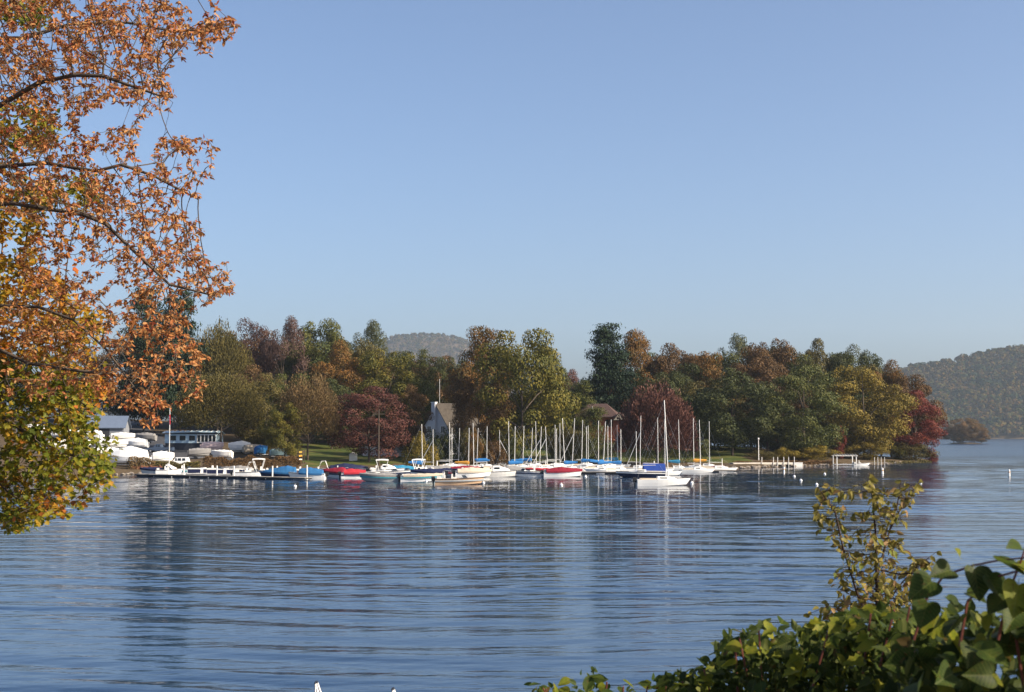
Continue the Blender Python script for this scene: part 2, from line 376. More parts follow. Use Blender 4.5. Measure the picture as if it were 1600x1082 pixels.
rng0 = np.random.default_rng(5)
PROTO = {}
def reg(key, res, **kw): PROTO[key] = (res[0], trunk_mesh(res[1], rng0, **kw))
for i in range(5): reg('round%d' % i, crown_round(20 + i, 26000, 58, .05, 1.0, .0225, 0., .72))
for i in range(3): reg('tall%d' % i, crown_round(40 + i, 26000, 66, .04, .8, .0215))
for i in range(2): reg('open%d' % i, crown_round(60 + i, 14000, 42, .22, 1.1, .019, .25), r=.014)
for i in range(2): reg('twig%d' % i, crown_twiggy(70 + i, 24000, .08, size=.03))
for i in range(2): reg('feather%d' % i, crown_twiggy(80 + i, 24000, .08, size=.024))
for i in range(2): reg('pine%d' % i, crown_pine(90 + i), top=.96)
reg('spruce0', crown_pine(95, 24000, .8, .03, .05, .024), top=.96)
for i in range(2): reg('shrub%d' % i, crown_round(100 + i, 9000, 30, .0, .8, .034, 0., 1.7), top=.4, r=.012)

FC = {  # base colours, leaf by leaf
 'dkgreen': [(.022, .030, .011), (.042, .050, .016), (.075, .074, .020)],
 'green':   [(.034, .044, .013), (.066, .074, .018), (.115, .105, .024)],
 'olive':   [(.050, .043, .015), (.088, .074, .022), (.130, .098, .028)],
 'goldgrn': [(.048, .054, .012), (.100, .090, .016), (.165, .125, .020)],
 'gold':    [(.080, .070, .015), (.150, .110, .018), (.220, .150, .025)],
 'yellow':  [(.100, .090, .015), (.190, .140, .020), (.260, .180, .030)],
 'orange':  [(.060, .048, .015), (.120, .065, .018), (.190, .085, .020)],
 'brown':   [(.052, .034, .016), (.100, .056, .022), (.140, .074, .026)],
 'tan':     [(.080, .060, .028), (.130, .085, .036), (.160, .100, .045)],
 'russet':  [(.070, .032, .026), (.105, .045, .034), (.135, .065, .044)],
 'red':     [(.070, .018, .016), (.130, .026, .020), (.170, .050, .022)],
 'crimson': [(.045, .030, .018), (.085, .030, .026), (.115, .048, .030)],
 'purple':  [(.060, .036, .032), (.095, .056, .046), (.120, .075, .055)],
 'maroon':  [(.035, .018, .018), (.065, .030, .024), (.085, .048, .030)],
 'pine':    [(.010, .020, .012), (.018, .032, .016), (.034, .048, .020)],
 'grngrey': [(.038, .046, .020), (.064, .070, .028), (.095, .092, .038)],
}
def fm(c): return foliage('foliage_' + c, FC[c], 4.0, .10)
def tree(px, top, wpx, D, proto, col, label, group=None, name='tree', cat='tree', base=None, bark=BARK, rz=None):
    p = at(px, top, D); x, y = p[0], p[1]; zb = hz(x, y) - .1 if base is None else base
    h = (p[2] - zb); w = wpx / ppm(D) * 1.22
    t = thing(name, label, cat, (x, y, zb), (px * 1.7 + D) % 6.28 if rz is None else rz, group, (w, w, h))
    cr, tr = PROTO[proto]; obj('crown', cr, fm(col), t); obj('trunk', tr, bark, t)
    return t

G_BL = 'wooded slope behind the boatyard'; G_PT = 'woods on the point'; G_C = 'trees round the two houses'
TREES = [
 # behind the boatyard
 (283, 456, 84, 345, 'pine0', 'pine', 'tall dark pine rising behind the pale blue boathouse', None, 'pine_tree'),
 (228, 452, 76, 360, 'pine1', 'pine', 'tall dark pine half hidden behind russet oak branches', None, 'pine_tree'),
 (342, 508, 92, 350, 'feather0', 'olive', 'feathery olive-brown tree standing right of the tall pine', None, 'tree'),
 (397, 499, 74, 372, 'open0', 'maroon', 'dark maroon oak with sky showing through its crown', None, 'oak_tree'),
 (443, 497, 62, 366, 'open1', 'purple', 'grey-purple nearly bare tree beside the dark maroon oak', None, 'tree'),
 (497, 502, 92, 375, 'round1', 'green', 'dark green rounded tree on the skyline by the bare purple tree', None, 'tree'),
 (570, 503, 66, 395, 'open1', 'grngrey', 'tall thin grey-green tree with open crown against far hill', None, 'tree'),
 (533, 536, 88, 345, 'round2', 'orange', 'golden-brown oak below the skyline beside the far hill', None, 'oak_tree'),
 (605, 548, 96, 340, 'round3', 'goldgrn', 'broad olive-gold tree behind the crimson maple', None, 'tree'),
 (663, 548, 66, 335, 'spruce0', 'green', 'pointed mid-green spruce beside the white house', None, 'spruce_tree'),
 (347, 583, 112, 292, 'feather1', 'olive', 'feathery olive tree overhanging the pale blue boathouse', None, 'tree'),
 (415, 585, 82, 298, 'tall0', 'olive', 'dark olive tree between boathouse and orange-tan tree', None, 'tree'),
 (482, 587, 92, 283, 'feather0', 'tan', 'orange-tan twiggy tree at the edge of the lawn', None, 'tree'),
 (446, 630, 60, 279, 'round0', 'goldgrn', 'small green-gold tree at the foot of the tan tree', None, 'tree'),
 (577, 605, 112, 288, 'tall1', 'crimson', 'crimson maple with pale trunks on the lawn', None, 'maple_tree'),
 (640, 604, 60, 305, 'round4', 'brown', 'brown-leaved tree between crimson maple and white house', None, 'tree'),
 (657, 676, 44, 272, 'shrub0', 'gold', 'yellow-green bush by the water in front of white house', None, 'bush'),
 # round the houses
 (746, 512, 92, 330, 'tall2', 'orange', 'tall orange-brown maple behind the white house', None, 'maple_tree'),
 (815, 518, 132, 296, 'round0', 'goldgrn', 'huge green-gold tree towering over the sailboat masts', None, 'tree'),
 (748, 592, 84, 298, 'round3', 'brown', 'reddish-brown tree screening the corner of the white house', None, 'tree'),
 (862, 560, 60, 312, 'tall1', 'green', 'slim green tree tucked behind the huge green-gold tree', None, 'tree'),
 (912, 596, 66, 312, 'spruce0', 'green', 'mid-green conifer in front of the brown-roofed house', None, 'spruce_tree'),
 (893, 580, 58, 420, 'round2', 'russet', 'distant reddish tree seen through the gap', None, 'tree'),
 (948, 508, 86, 352, 'pine0', 'pine', 'dark pine with stepped branches beside rust-brown oak', None, 'pine_tree'),
 (985, 520, 92, 360, 'round1', 'orange', 'rust-brown oak growing against the dark stepped pine', None, 'oak_tree'),
 (1050, 540, 84, 365, 'round4', 'brown', 'brown-green oak on the skyline above the round russet tree', None, 'oak_tree'),
 (1026, 604, 108, 291, 'twig1', 'russet', 'round russet weeping tree behind the moored sailboat', None, 'tree'),
 (800, 684, 34, 288, 'spruce0', 'dkgreen', 'dark clipped evergreen on the lawn behind the masts', None, 'evergreen_bush'),
 (741, 670, 24, 286, 'tall0', 'orange', 'small orange sapling among the sailboat masts', None, 'sapling'),
 (684, 672, 40, 293, 'shrub0', 'dkgreen', 'dark bush below the shaded gable of the white house', None, 'bush'),
 (711, 666, 48, 295, 'shrub1', 'dkgreen', 'broad dark bush in front of the white house porch', None, 'bush'),
 (737, 668, 40, 292, 'shrub0', 'olive', 'olive bush between white house and small orange sapling', None, 'bush'),
 (772, 690, 40, 287, 'shrub1', 'brown', 'brown bush beside the dark blue tarp stack', None, 'bush'),
 (880, 664, 50, 300, 'round2', 'olive', 'small olive tree between huge green-gold tree and conifer', None, 'tree'),
 # the point
 (1115, 553, 80, 352, 'tall2', 'orange', 'orange-brown tree between darker trees on the point', None, 'tree'),
 (1148, 525, 66, 385, 'open1', 'grngrey', 'tall grey-green tree topping the woods on the point', None, 'tree'),
 (1143, 578, 118, 318, 'round2', 'dkgreen', 'dark green broad tree above the lamp post', None, 'tree'),
 (1203, 534, 76, 375, 'round3', 'brown', 'mixed brown tree on the skyline of the point', None, 'tree'),
 (1255, 574, 112, 322, 'tall0', 'green', 'mid-green tree leaning over the concrete pier', None, 'tree'),
 (1276, 532, 62, 372, 'tall1', 'olive', 'upright olive tree topping the skyline of the point', None, 'tree'),
 (1322, 541, 66, 372, 'open0', 'grngrey', 'pale loose-crowned tree on the skyline above gold tree', None, 'tree'),
 (1358, 552, 56, 378, 'round1', 'dkgreen', 'small dark tree on the skyline behind the gold tree', None, 'tree'),
 (1348, 574, 122, 338, 'tall2', 'gold', 'large golden-yellow tree near the end of the point', None, 'tree'),
 (1390, 566, 62, 362, 'round4', 'orange', 'rust-orange tree behind the red tree on the point', None, 'tree'),
 (1422, 588, 76, 356, 'round0', 'brown', 'brown tree sloping to the end of the point', None, 'tree'),
 (1428, 612, 80, 346, 'tall1', 'red', 'bright red maple at the tip of the point', None, 'maple_tree'),
 (1418, 690, 70, 343, 'shrub1', 'olive', 'grey-green shrub at the waterline under the red maple', None, 'shrub'),
 (1403, 697, 26, 340, 'shrub0', 'goldgrn', 'small bright green bush at the waterline of the point', None, 'shrub'),
 (1453, 705, 26, 347, 'shrub1', 'red', 'low red shrub at the very tip of the point', None, 'shrub'),
 (1226, 699, 36, 315, 'shrub0', 'yellow', 'yellow bush next to the lamp post', None, 'shrub'),
 (1276, 696, 66, 318, 'shrub1', 'yellow', 'wide yellow bush behind the concrete pier', None, 'shrub'),
 (1313, 666, 17, 327, 'tall0', 'red', 'narrow scarlet creeper-covered sapling by the boat lift', None, 'sapling'),
 (1355, 690, 60, 331, 'shrub0', 'gold', 'golden bush beside the white boat lift', None, 'shrub'),
 (1190, 704, 44, 310, 'shrub1', 'olive', 'olive shrub at the foot of the lamp post', None, 'shrub'),
]
for t in TREES: tree(t[0], t[1], t[2], t[3], t[4], t[5], t[6], t[7], t[8], 'bush' if ('shrub' in t[8] or 'bush' in t[8]) else 'tree')
# the darker trees that fill the woods behind: nothing but their place tells them apart
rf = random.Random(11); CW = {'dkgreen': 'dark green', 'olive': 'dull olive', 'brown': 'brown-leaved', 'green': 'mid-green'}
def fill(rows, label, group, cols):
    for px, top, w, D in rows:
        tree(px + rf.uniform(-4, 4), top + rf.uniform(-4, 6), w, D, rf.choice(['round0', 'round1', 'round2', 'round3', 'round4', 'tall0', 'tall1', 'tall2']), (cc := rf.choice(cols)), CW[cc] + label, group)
fill([(318, 540, 80, 400), (375, 548, 84, 395), (430, 552, 84, 390), (470, 548, 84, 385), (515, 560, 84, 365), (560, 556, 90, 385), (630, 566, 70, 372), (250, 520, 90, 380), (190, 530, 90, 385), (120, 540, 90, 390),
      (60, 545, 90, 400), (0, 540, 100, 400), (692, 560, 60, 365), (455, 580, 80, 335), (520, 590, 76, 325), (395, 575, 80, 340), (640, 590, 70, 345), (-60, 540, 100, 400)],
     ' tree within the woods behind the boatyard', G_BL, ['dkgreen', 'olive', 'brown', 'green'])
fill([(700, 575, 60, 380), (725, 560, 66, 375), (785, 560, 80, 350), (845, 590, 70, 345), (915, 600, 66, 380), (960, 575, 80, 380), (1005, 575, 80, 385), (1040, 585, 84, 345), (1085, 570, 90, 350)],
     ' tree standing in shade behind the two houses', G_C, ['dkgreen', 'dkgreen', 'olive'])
fill([(1075, 556, 84, 385), (1110, 600, 90, 340), (1180, 562, 90, 362), (1195, 610, 84, 335), (1225, 552, 84, 385), (1240, 600, 84, 345), (1300, 560, 84, 380), (1300, 610, 80, 345), (1340, 600, 84, 362), (1085, 620, 84, 330),
      (1150, 640, 84, 345), (1270, 640, 84, 340), (1375, 600, 70, 372), (1400, 640, 70, 362), (1325, 650, 70, 345), (1210, 655, 70, 350)],
     ' tree within the woods on the point', G_PT, ['dkgreen', 'olive', 'dkgreen', 'brown'])

fill([(1095, 556, 88, 372), (1132, 550, 84, 378), (1168, 547, 84, 372), (1192, 552, 80, 368), (1232, 547, 88, 378), (1252, 552, 84, 366), (1300, 550, 84, 374), (1338, 556, 80, 372), (1374, 572, 76, 370), (1402, 588, 70, 366), (1062, 552, 84, 380), (1018, 556, 84, 385)],
     ' tree filling the canopy on the point', 'canopy on the point', ['olive', 'brown', 'dkgreen', 'green', 'brown'])
fill([(345, 530, 88, 380), (378, 520, 80, 385), (420, 518, 84, 388), (470, 520, 84, 388), (515, 522, 84, 386), (548, 535, 84, 372), (590, 560, 90, 360), (625, 555, 80, 368), (652, 570, 70, 360), (690, 556, 64, 372)],
     ' tree filling the canopy above the boatyard', 'canopy above the boatyard', ['olive', 'brown', 'dkgreen', 'olive', 'brown'])

# ------------------------------------------------------------------ hedges, island, far hills
def hedge(pa, pb, h, w, label, col, seed):
    a, b = np.array(pa), np.array(pb); L = np.linalg.norm(b - a); rng = np.random.default_rng(seed); n = int(L * 420)
    t = rng.uniform(0, 1, n); C = np.stack([t * L, rng.uniform(-.5, .5, n) * w, rng.uniform(0, 1, n) ** .6 * h * (1 + .16 * np.sin(t * L * .9) + .1 * np.sin(t * L * 2.3))], -1)
    V, F = leaf_quads(C, np.tile([0, -.3, .7], (n, 1)), rng.uniform(.16, .36, n), rng)
    ang = math.atan2(b[1] - a[1], b[0] - a[0]); z = min(hz(*a), hz(*b)) - .1
    t_ = thing('hedge', label, 'hedge', (a[0], a[1], z), ang); kind(obj('foliage', np_mesh('foliage', V, F), fm(col), t_), 'stuff')
    sm = MB().tube([(0, 0, -.2), (.05, .05, h * .7)], .03, 4).mesh('stem')
    for k in range(int(L / 2.4)): obj('stem', sm, BARK, t_, (k * 2.4 + .5, 0, 0))
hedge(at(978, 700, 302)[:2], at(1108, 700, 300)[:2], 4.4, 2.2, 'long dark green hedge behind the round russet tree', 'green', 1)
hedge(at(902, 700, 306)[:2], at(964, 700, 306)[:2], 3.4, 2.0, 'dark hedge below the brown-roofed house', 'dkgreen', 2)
hedge(at(520, 722, 281)[:2], at(650, 722, 279)[:2], 1.2, 1.4, 'low weedy shrub strip along the lawn edge', 'olive', 3)
hedge(at(200, 722, 242)[:2], at(240, 722, 245)[:2], 2.0, 1.6, 'dry brown weeds above the timber wall', 'tan', 4)
hedge(at(238, 722, 246)[:2], at(312, 722, 250)[:2], 1.3, 1.6, 'green-brown bank weeds below the white car', 'olive', 5)
hedge(at(318, 722, 251)[:2], at(470, 722, 261)[:2], 2.0, 1.6, 'reddish weeds along the bank behind pontoon boats', 'brown', 6)
hedge(at(1150, 722, 292)[:2], at(1300, 722, 308)[:2], 1.0, 2.2, 'brown undergrowth strip along the shore of the point', 'brown', 7)
hedge(at(1300, 722, 312)[:2], at(1450, 722, 338)[:2], 1.5, 2.6, 'olive undergrowth on the outer bank of the point', 'olive', 8)

# wooded islet far out on the lake
ic = gnd(1508, 693.6)
im = MB(); rnd = random.Random(3)
im.loft([[(math.cos(t) * 15 * k + rnd.uniform(-.4, .4), math.sin(t) * 9 * k, z) for t in np.linspace(0, 2 * PI, 24, endpoint=False)] for k, z in ((.86, -1), (.8, .25), (.65, .7), (.3, 1.0))])
kind(obj('island', im.mesh('island'), SOIL, None, (ic[0], ic[1], 0)), 'structure')
for dx, top, w, p, c, lab in ((-18, 668, 36, 'round0', 'brown', 'low brown tree on the islet, spreading over the water'), (-4, 654, 40, 'round3', 'orange', 'tallest tan-brown tree crowning the islet'),
                              (14, 662, 36, 'tall2', 'orange', 'orange-tinged tree on the sunny side of the islet'), (25, 676, 22, 'round1', 'tan', 'short tan tree at the edge of the islet')):
    tree(1508 + dx, top, w, ic[1] + rnd.uniform(-3, 3), p, c, lab, None, base=.3)

def hill(xs, ys, zf, name, label, cell, cols, seed, tall=17.):
    g = grid_obj(name, xs, ys, zf, SOIL); kind(g, 'structure')
    rng = np.random.default_rng(seed); n = int((xs[-1] - xs[0]) * (ys[-1] - ys[0]) / cell ** 2)
    x = rng.uniform(xs[0], xs[-1], n); y = rng.uniform(ys[0], ys[-1], n); z = zf(x, y); ok = z > -.5; x, y, z = x[ok], y[ok], z[ok]; n = len(x); q = 34
    h = rng.uniform(.75, 1.25, n) * tall; r = h * rng.uniform(.32, .45, n)
    d = rng.normal(0, 1, (n, q, 3)); d /= np.linalg.norm(d, axis=2)[..., None]; d[..., 2] = np.abs(d[..., 2]) * 1.1 - .25
    C = np.stack([x, y, z + h * .36], -1)[:, None] + d * np.stack([r, r, h * .5], -1)[:, None] * rng.uniform(.7, 1.05, (n, q, 1))
    V, F = leaf_quads(C.reshape(-1, 3), d.reshape(-1, 3), rng.uniform(.75, 1.3, n * q) * np.repeat(r, q) * .72, rng, .85, .22)
    me = np_mesh('forest', V, F)
    m = foliage('forest_' + name, cols, .014, .08, .9, .34, .02)
    o = obj('forest', me, m); kind(o, 'stuff'); o['label'] = label; o['category'] = 'forest'
def zr(x, y):
    px = 800 + x / 3000. * F_PX; ridge = np.interp(px, [1150, 1300, 1400, 1500, 1600, 1750, 2100], [60, 112, 138, 158, 186, 205, 150])
    return ridge * np.clip((y - 2440 - 25 * np.sin(x * .011)) / 640, -.05, 1) ** .8 if False else np.where(y < 2440 + 25 * np.sin(x * .011), -1., ridge * np.clip((y - 2440 - 25 * np.sin(x * .011)) / 640, 0, 1) ** .85 + 1.5 * np.sin(x * .03) * np.sin(y * .024)) 
hill(np.arange(620, 1720, 20.), np.arange(2400, 3120, 20.), zr, 'hill', 'wooded hillside in faded autumn colours across the lake', 11.,
     [(.018, .030, .012), (.026, .038, .013), (.050, .050, .015), (.085, .045, .014), (.080, .062, .016), (.024, .036, .013), (.018, .028, .012)], 7)
def zl(x, y):
    px = 800 + x / 5400. * F_PX
    ridge = np.interp(px, [250, 480, 540, 580, 620, 660, 700, 740, 790, 850, 960, 1100], [120, 190, 262, 345, 378, 384, 376, 350, 300, 235, 150, 100])
    return ridge * np.clip((y - 4450) / 950, 0, 1) ** .9 + 2 * np.sin(x * .02) * np.sin(y * .02)
hill(np.arange(-1150, 620, 30.), np.arange(4450, 5500, 30.), zl, 'hill', 'distant blue-hazed wooded ridge beyond the trees', 17.,
     [(.018, .024, .014), (.034, .034, .016), (.055, .040, .020)], 8)

# ------------------------------------------------------------------ boats
def stations(L, B, Fb, n=11, bowrise=.3, rake=.35, stern=.86):
    out = []
    for i in range(n):
        t = i / (n - 1); hw = B / 2 * (stern + (1 - stern) * t / .35 if t < .35 else max(.025, 1 - ((t - .35) / .65) ** 2.3))
        out.append((t, L * (t - .5), hw, Fb * (1 + bowrise * t * t), rake * t ** 3))
    return out
def hull_mb(L, B, Fb, draft=.22, bowrise=.3, rake=.35, lo=None, hi=None, grow=0.):
    rings = []
    for t, x, hw, zs, rk in stations(L, B, Fb, 11, bowrise, rake):
        zc = -.04 + .35 * Fb * t ** 3; zk = -draft * (1 - t ** 5) + .2 * Fb * t ** 6; cw = hw * (.88 - .25 * t)
        rings.append([(x + rk, hw, zs), (x + rk * .5, (hw + cw) / 2 + .02, (zs + zc) / 2), (x, cw, zc), (x - .1 * t, 0, zk), (x, -cw, zc), (x + rk * .5, -(hw + cw) / 2 - .02, (zs + zc) / 2), (x + rk, -hw, zs)])
    return MB().loft(rings)
def stripe_mb(L, B, Fb, lo, hi, bowrise=.3, rake=.35):
    mb = MB()
    for s in (1, -1):
        rings = []
        for t, x, hw, zs, rk in stations(L, B, Fb, 11, bowrise, rake):
            w = hw + .035; rings.append([(x + rk * (.5 + .5 * hi), s * w, zs * hi), (x + rk * (.5 + .5 * lo), s * (w - .01), zs * lo), (x + rk * .7, s * (hw * .9), zs * (lo + hi) / 2)])
        mb.loft(rings)
    return mb
def cover_mb(L, B, Fb, peak, t0=.02, t1=.97, peak_t=.45, skirt=.25, bowrise=.3, rake=.35):
    rings = []
    for t, x, hw, zs, rk in stations(L, B, Fb, 15, bowrise, rake):
        if t < t0 - .01 or t > t1 + .03: continue
        ridge = peak * max(0, (1 - abs(t - peak_t) / (.62 if t > peak_t else .85))) ** .8 + .06 + .035 * math.sin(t * 31)
        w = hw + .05; X = x + rk
        rings.append([(X, w, zs - skirt * Fb), (X, w + .01, zs + .03), (X, w * .62, zs + ridge * .72), (X, w * .25, zs + ridge * .97), (X, -w * .25, zs + ridge * .97), (X, -w * .62, zs + ridge * .72), (X, -w - .01, zs + .03), (X, -w, zs - skirt * Fb)])
    return MB().loft(rings)
CACHE = {}
def cached(key, f, smooth=False):
    if key not in CACHE: CACHE[key] = f().mesh(key[0], smooth)
    return CACHE[key]
def outboard(t, L, cm=BLACK):
    o = obj('outboard_motor', cached(('cowling',), lambda: MB().loft([[(x * k, y * k, z) for x, y in ((-.28, -.17), (.24, -.17), (.24, .17), (-.28, .17))] for k, z in ((.8, .50), (1, .62), (1, .95), (.72, 1.08))])), cm, t, (-L / 2 - .22, 0, 0))
    obj('lower_unit', cached(('lower_unit',), lambda: MB().box(-.1, .08, -.05, .05, -.4, .52).box(-.06, .2, -.12, .12, .42, .5)), BLACK, o)
def bimini(t, L, B, Fb, m, x0=-.2, w=2.0, h=1.75):
    xc = L * x0; mb = MB()
    rings = [[(xc + w * (u - .5), y * B * .46, Fb + h + .16 * (1 - y * y) + .08 * math.sin(PI * u)) for y in (-1, -.6, 0, .6, 1)] + [(xc + w * (u - .5), y * B * .46, Fb + h - .07 + .16 * (1 - y * y) + .08 * math.sin(PI * u)) for y in (1, .6, 0, -.6, -1)] for u in (0, .25, .5, .75, 1)]
    part('canopy', MB().loft(rings), m, t)
    for sx in (-.46, .46):
        for sy in (-1, 1): part('canopy_pole', MB().tube([(xc + w * sx * .5, sy * B * .45, Fb), (xc + w * sx, sy * B * .45, Fb + h)], .045, 5), ALU, t)
def windshield(t, L, B, Fb, x=.12):
    xc = L * x; part('windshield', MB().loft([[(xc + .55, y * B * .20, Fb * 1.08) if abs(y) < 1 else (xc, y * B * .43, Fb * 1.05) for y in (-1, -.5, .5, 1)], [(xc + .2, y * B * .20, Fb + .48) if abs(y) < 1 else (xc - .3, y * B * .38, Fb + .42) for y in (-1, -.5, .5, 1)]], False, False), GLASS, t)
def boat_root(name, px, wy, hd, label, cat='motorboat', group=None):
    p = gnd(px, wy); return thing(name, label, cat, (p[0], p[1], 0), math.radians(hd), group)
def motorboat(px, wy, hd, L, label, hull=WHITE, stripe=None, cover=None, peak=.55, top=None, shield=True, motor=True, tower=False, cabin=False, name='motorboat', B=2.2, Fb=.86, group=None, peak_t=.45, ct=(.02, .97)):
    t = boat_root(name, px, wy, hd, label, 'motorboat', group)
    h = obj('hull', cached(('hull', L, B, Fb), lambda: hull_mb(L, B, Fb)), hull, t)
    obj('rub_rail', cached(('rub_rail', L, B, Fb), lambda: stripe_mb(L, B, Fb, .90, .985)), BLACK if hull is not NAVYHULL else WHITE, h)
    if stripe: obj('hull_stripe', cached(('hull_stripe', L, B, Fb), lambda: stripe_mb(L, B, Fb, .52, .74)), stripe, h)
    if cover: part('cover', cover_mb(L, B, Fb, peak, ct[0], ct[1], peak_t=peak_t), cover, t)
    else:
        part('cockpit', MB().box(-L * .40, L * .10, -B * .36, B * .36, Fb * .9, Fb + .025), TAN, t)
        for sy in (-1, 1): part('seat', MB().box(-L * .12, -L * .03, sy * B * .2 - .25, sy * B * .2 + .25, Fb, Fb + .2).box(-L * .15, -L * .115, sy * B * .2 - .25, sy * B * .2 + .25, Fb, Fb + .62), OFFWHITE, t)
        part('stern_bench', MB().box(-L * .46, -L * .36, -B * .38, B * .38, Fb - .05, Fb + .3), OFFWHITE, t)
        if shield: windshield(t, L, B, Fb)
    if cabin:
        c = part('cabin', MB().loft([[(L * a, y * B * .36, Fb * 1.02), (L * a2, y * B * .30, Fb + hh), (L * a2, -y * B * .30, Fb + hh), (L * a, -y * B * .36, Fb * 1.02)] for a, a2, hh, y in ((-.12, -.10, .85, 1), (.08, .06, .85, 1), (.34, .26, .42, .6))]), WHITE, t)
        for s in (-1, 1): part('cabin_window', MB().box(-L * .08, L * .05, s * B * .335 - .02, s * B * .335 + .02, Fb + .38, Fb + .68), GLASS, c)
    if top is not None: bimini(t, L, B, Fb, top)
    if tower:
        for s in (-1, 1): part('tower_leg', MB().tube([(-.9, s * B * .47, Fb), (-.3, s * B * .40, Fb + 1.5), (.35, s * B * .40, Fb + 1.55), (.9, s * B * .46, Fb)], .032, 5), OFFWHITE, t)
        part('tower_bar', MB().tube([(-.3, -B * .4, Fb + 1.5), (-.3, B * .4, Fb + 1.5)], .05, 5).tube([(.35, -B * .4, Fb + 1.55), (.35, B * .4, Fb + 1.55)], .05, 5), OFFWHITE, t)
    if motor: outboard(t, L)
    return t
def pontoon(px, wy, hd, L, label, panel=NAVY, top=None):
    t = boat_root('pontoon_boat', px, wy, hd, label, 'pontoon boat'); B = 2.4
    for s in (-1, 1): part('pontoon', MB().tube([(-L / 2, s * .85, .1), (L / 2 - .5, s * .85, .1), (L / 2, s * .85, .28)], .3, 9), SILVER, t)
    part('deck', MB().box(-L / 2 + .1, L / 2 - .2, -B / 2, B / 2, .42, .52), OFFWHITE, t)
    for a, b in ((-.46, -.05), (.03, .44)):
        for s in (-1, 1):
            f = part('fence_panel', MB().box(L * a, L * b, s * B * .48 - .02, s * B * .48 + .02, .56, 1.15), panel, t)
            part('rail', MB().tube([(L * a, s * B * .48, .54), (L * a, s * B * .48, 1.2), (L * b, s * B * .48, 1.2), (L * b, s * B * .48, .54)], .045, 5), WHITE, f)
    part('console', MB().box(-.4, .3, -.9, -.2, .52, 1.35), WHITE, t)
    for k in (-1, 1): part('seat', MB().box(k * L * .3 - .6, k * L * .3 + .6, .3, 1.0, .52, .95).box(k * L * .3 - .6, k * L * .3 + .6, .92, 1.08, .9, 1.35), OFFWHITE, t)
    if top: bimini(t, L, B, .52, top, -.12, 2.4, 1.7)
    outboard(t, L, WHITE); return t
def sailboat(px, wy, hd, L, label, mast_top, lean=0., hull=WHITE, cover=None, tent=None, group=None, stripe=None, mast_x=.12, B=None, spar=None, motor=False, name='sailboat', mr=.058):
    t = boat_root(name, px, wy, hd, label, 'sailboat', group); B = B or L * .33; Fb = .62 if L < 6.5 else .8
    h = obj('hull', cached(('hull', L, B, Fb, 's'), lambda: hull_mb(L, B, Fb, .3, .22, .5)), hull, t)
    if stripe: obj('hull_stripe', cached(('hull_stripe', L, B, Fb, 's'), lambda: stripe_mb(L, B, Fb, .70, .88, .22, .5)), stripe, h)
    c = obj('cabin', cached(('cabin', L, B), lambda: MB().loft([[(L * a, w * B, Fb * 1.03), (L * a2, w * B * .82, Fb + hh), (L * a2, -w * B * .82, Fb + hh), (L * a, -w * B, Fb * 1.03)] for a, a2, w, hh in ((-.10, -.09, .33, .42), (.10, .10, .31, .40), (.30, .26, .16, .22))])), WHITE, t)
    for s in (-1, 1): obj('cabin_window', cached(('cabin_window', L, B, s), lambda: MB().box(-L * .05, L * .10, s * B * .298 - .03, s * B * .298 + .03, Fb + .15, Fb + .29)), GLASS, c)
    obj('cockpit', cached(('cockpit', L, B), lambda: MB().box(-L * .42, -L * .12, -B * .26, B * .26, Fb * .9, Fb + .03).box(-L * .43, -L * .11, B * .26, B * .31, Fb, Fb + .18).box(-L * .43, -L * .11, -B * .31, -B * .26, Fb, Fb + .18)), TAN, t)
    H = mast_top; mx = L * mast_x; q = math.radians(hd)
    lx, ly = lean * math.cos(q), -lean * math.sin(q)     # the lean runs across the picture, turned into the boat's frame
    foot = np.array((mx, 0, Fb + .3)); tip = np.array((mx + lx, ly, H))
    part('mast', MB().tube([foot, (foot + tip) / 2, tip], mr, 6, mr * .8), ALU, t)
    dn = (tip - foot) / np.linalg.norm(tip - foot); gz = foot + dn * .75; be = gz + np.array((-L * .42, 0, .05))
    part('boom', MB().tube([gz, be], .045, 5), ALU, t)
    if cover: part('sail_cover', MB().loft([[(gz[0] + (be[0] - gz[0]) * u, math.cos(a) * r * .62, gz[2] + .12 + (be[2] - gz[2]) * u + math.sin(a) * r) for a in np.linspace(0, 2 * PI, 8, endpoint=False)] for u, r in ((-.04, .30), (.12, .34), (.4, .27), (.75, .22), (1.0, .14))]), cover, t)
    if tent: part('boom_tent', MB().loft([[(x, B * .5, Fb + .02), (x, B * .30, Fb + .75), (x, .04, Fb + 1.35), (x, -.04, Fb + 1.35), (x, -B * .30, Fb + .75), (x, -B * .5, Fb + .02)] for x in (-L * .46, -L * .2, L * .12)]), tent, t)
    hd_ = foot + (tip - foot) * .86
    part('forestay', MB().tube([(L * .5 + .35, 0, Fb * 1.2), hd_], .009, 3), SILVER, t)
    part('backstay', MB().tube([(-L * .49, 0, Fb), tip], .008, 3), SILVER, t)
    for s in (-1, 1): part('shroud', MB().tube([(mx - .1, s * B * .47, Fb), hd_], .008, 3), SILVER, t)
    part('rudder', MB().box(-L / 2 - .28, -L / 2 - .02, -.03, .03, -.35, Fb * .9), WHITE, t)
    if spar: part('lowered_spar', MB().tube([foot + np.array((-L * .45, .2, .2)), foot + dn * (H * .62)], .05, 5), ALU, t)
    if motor: outboard(t, L)
    return t

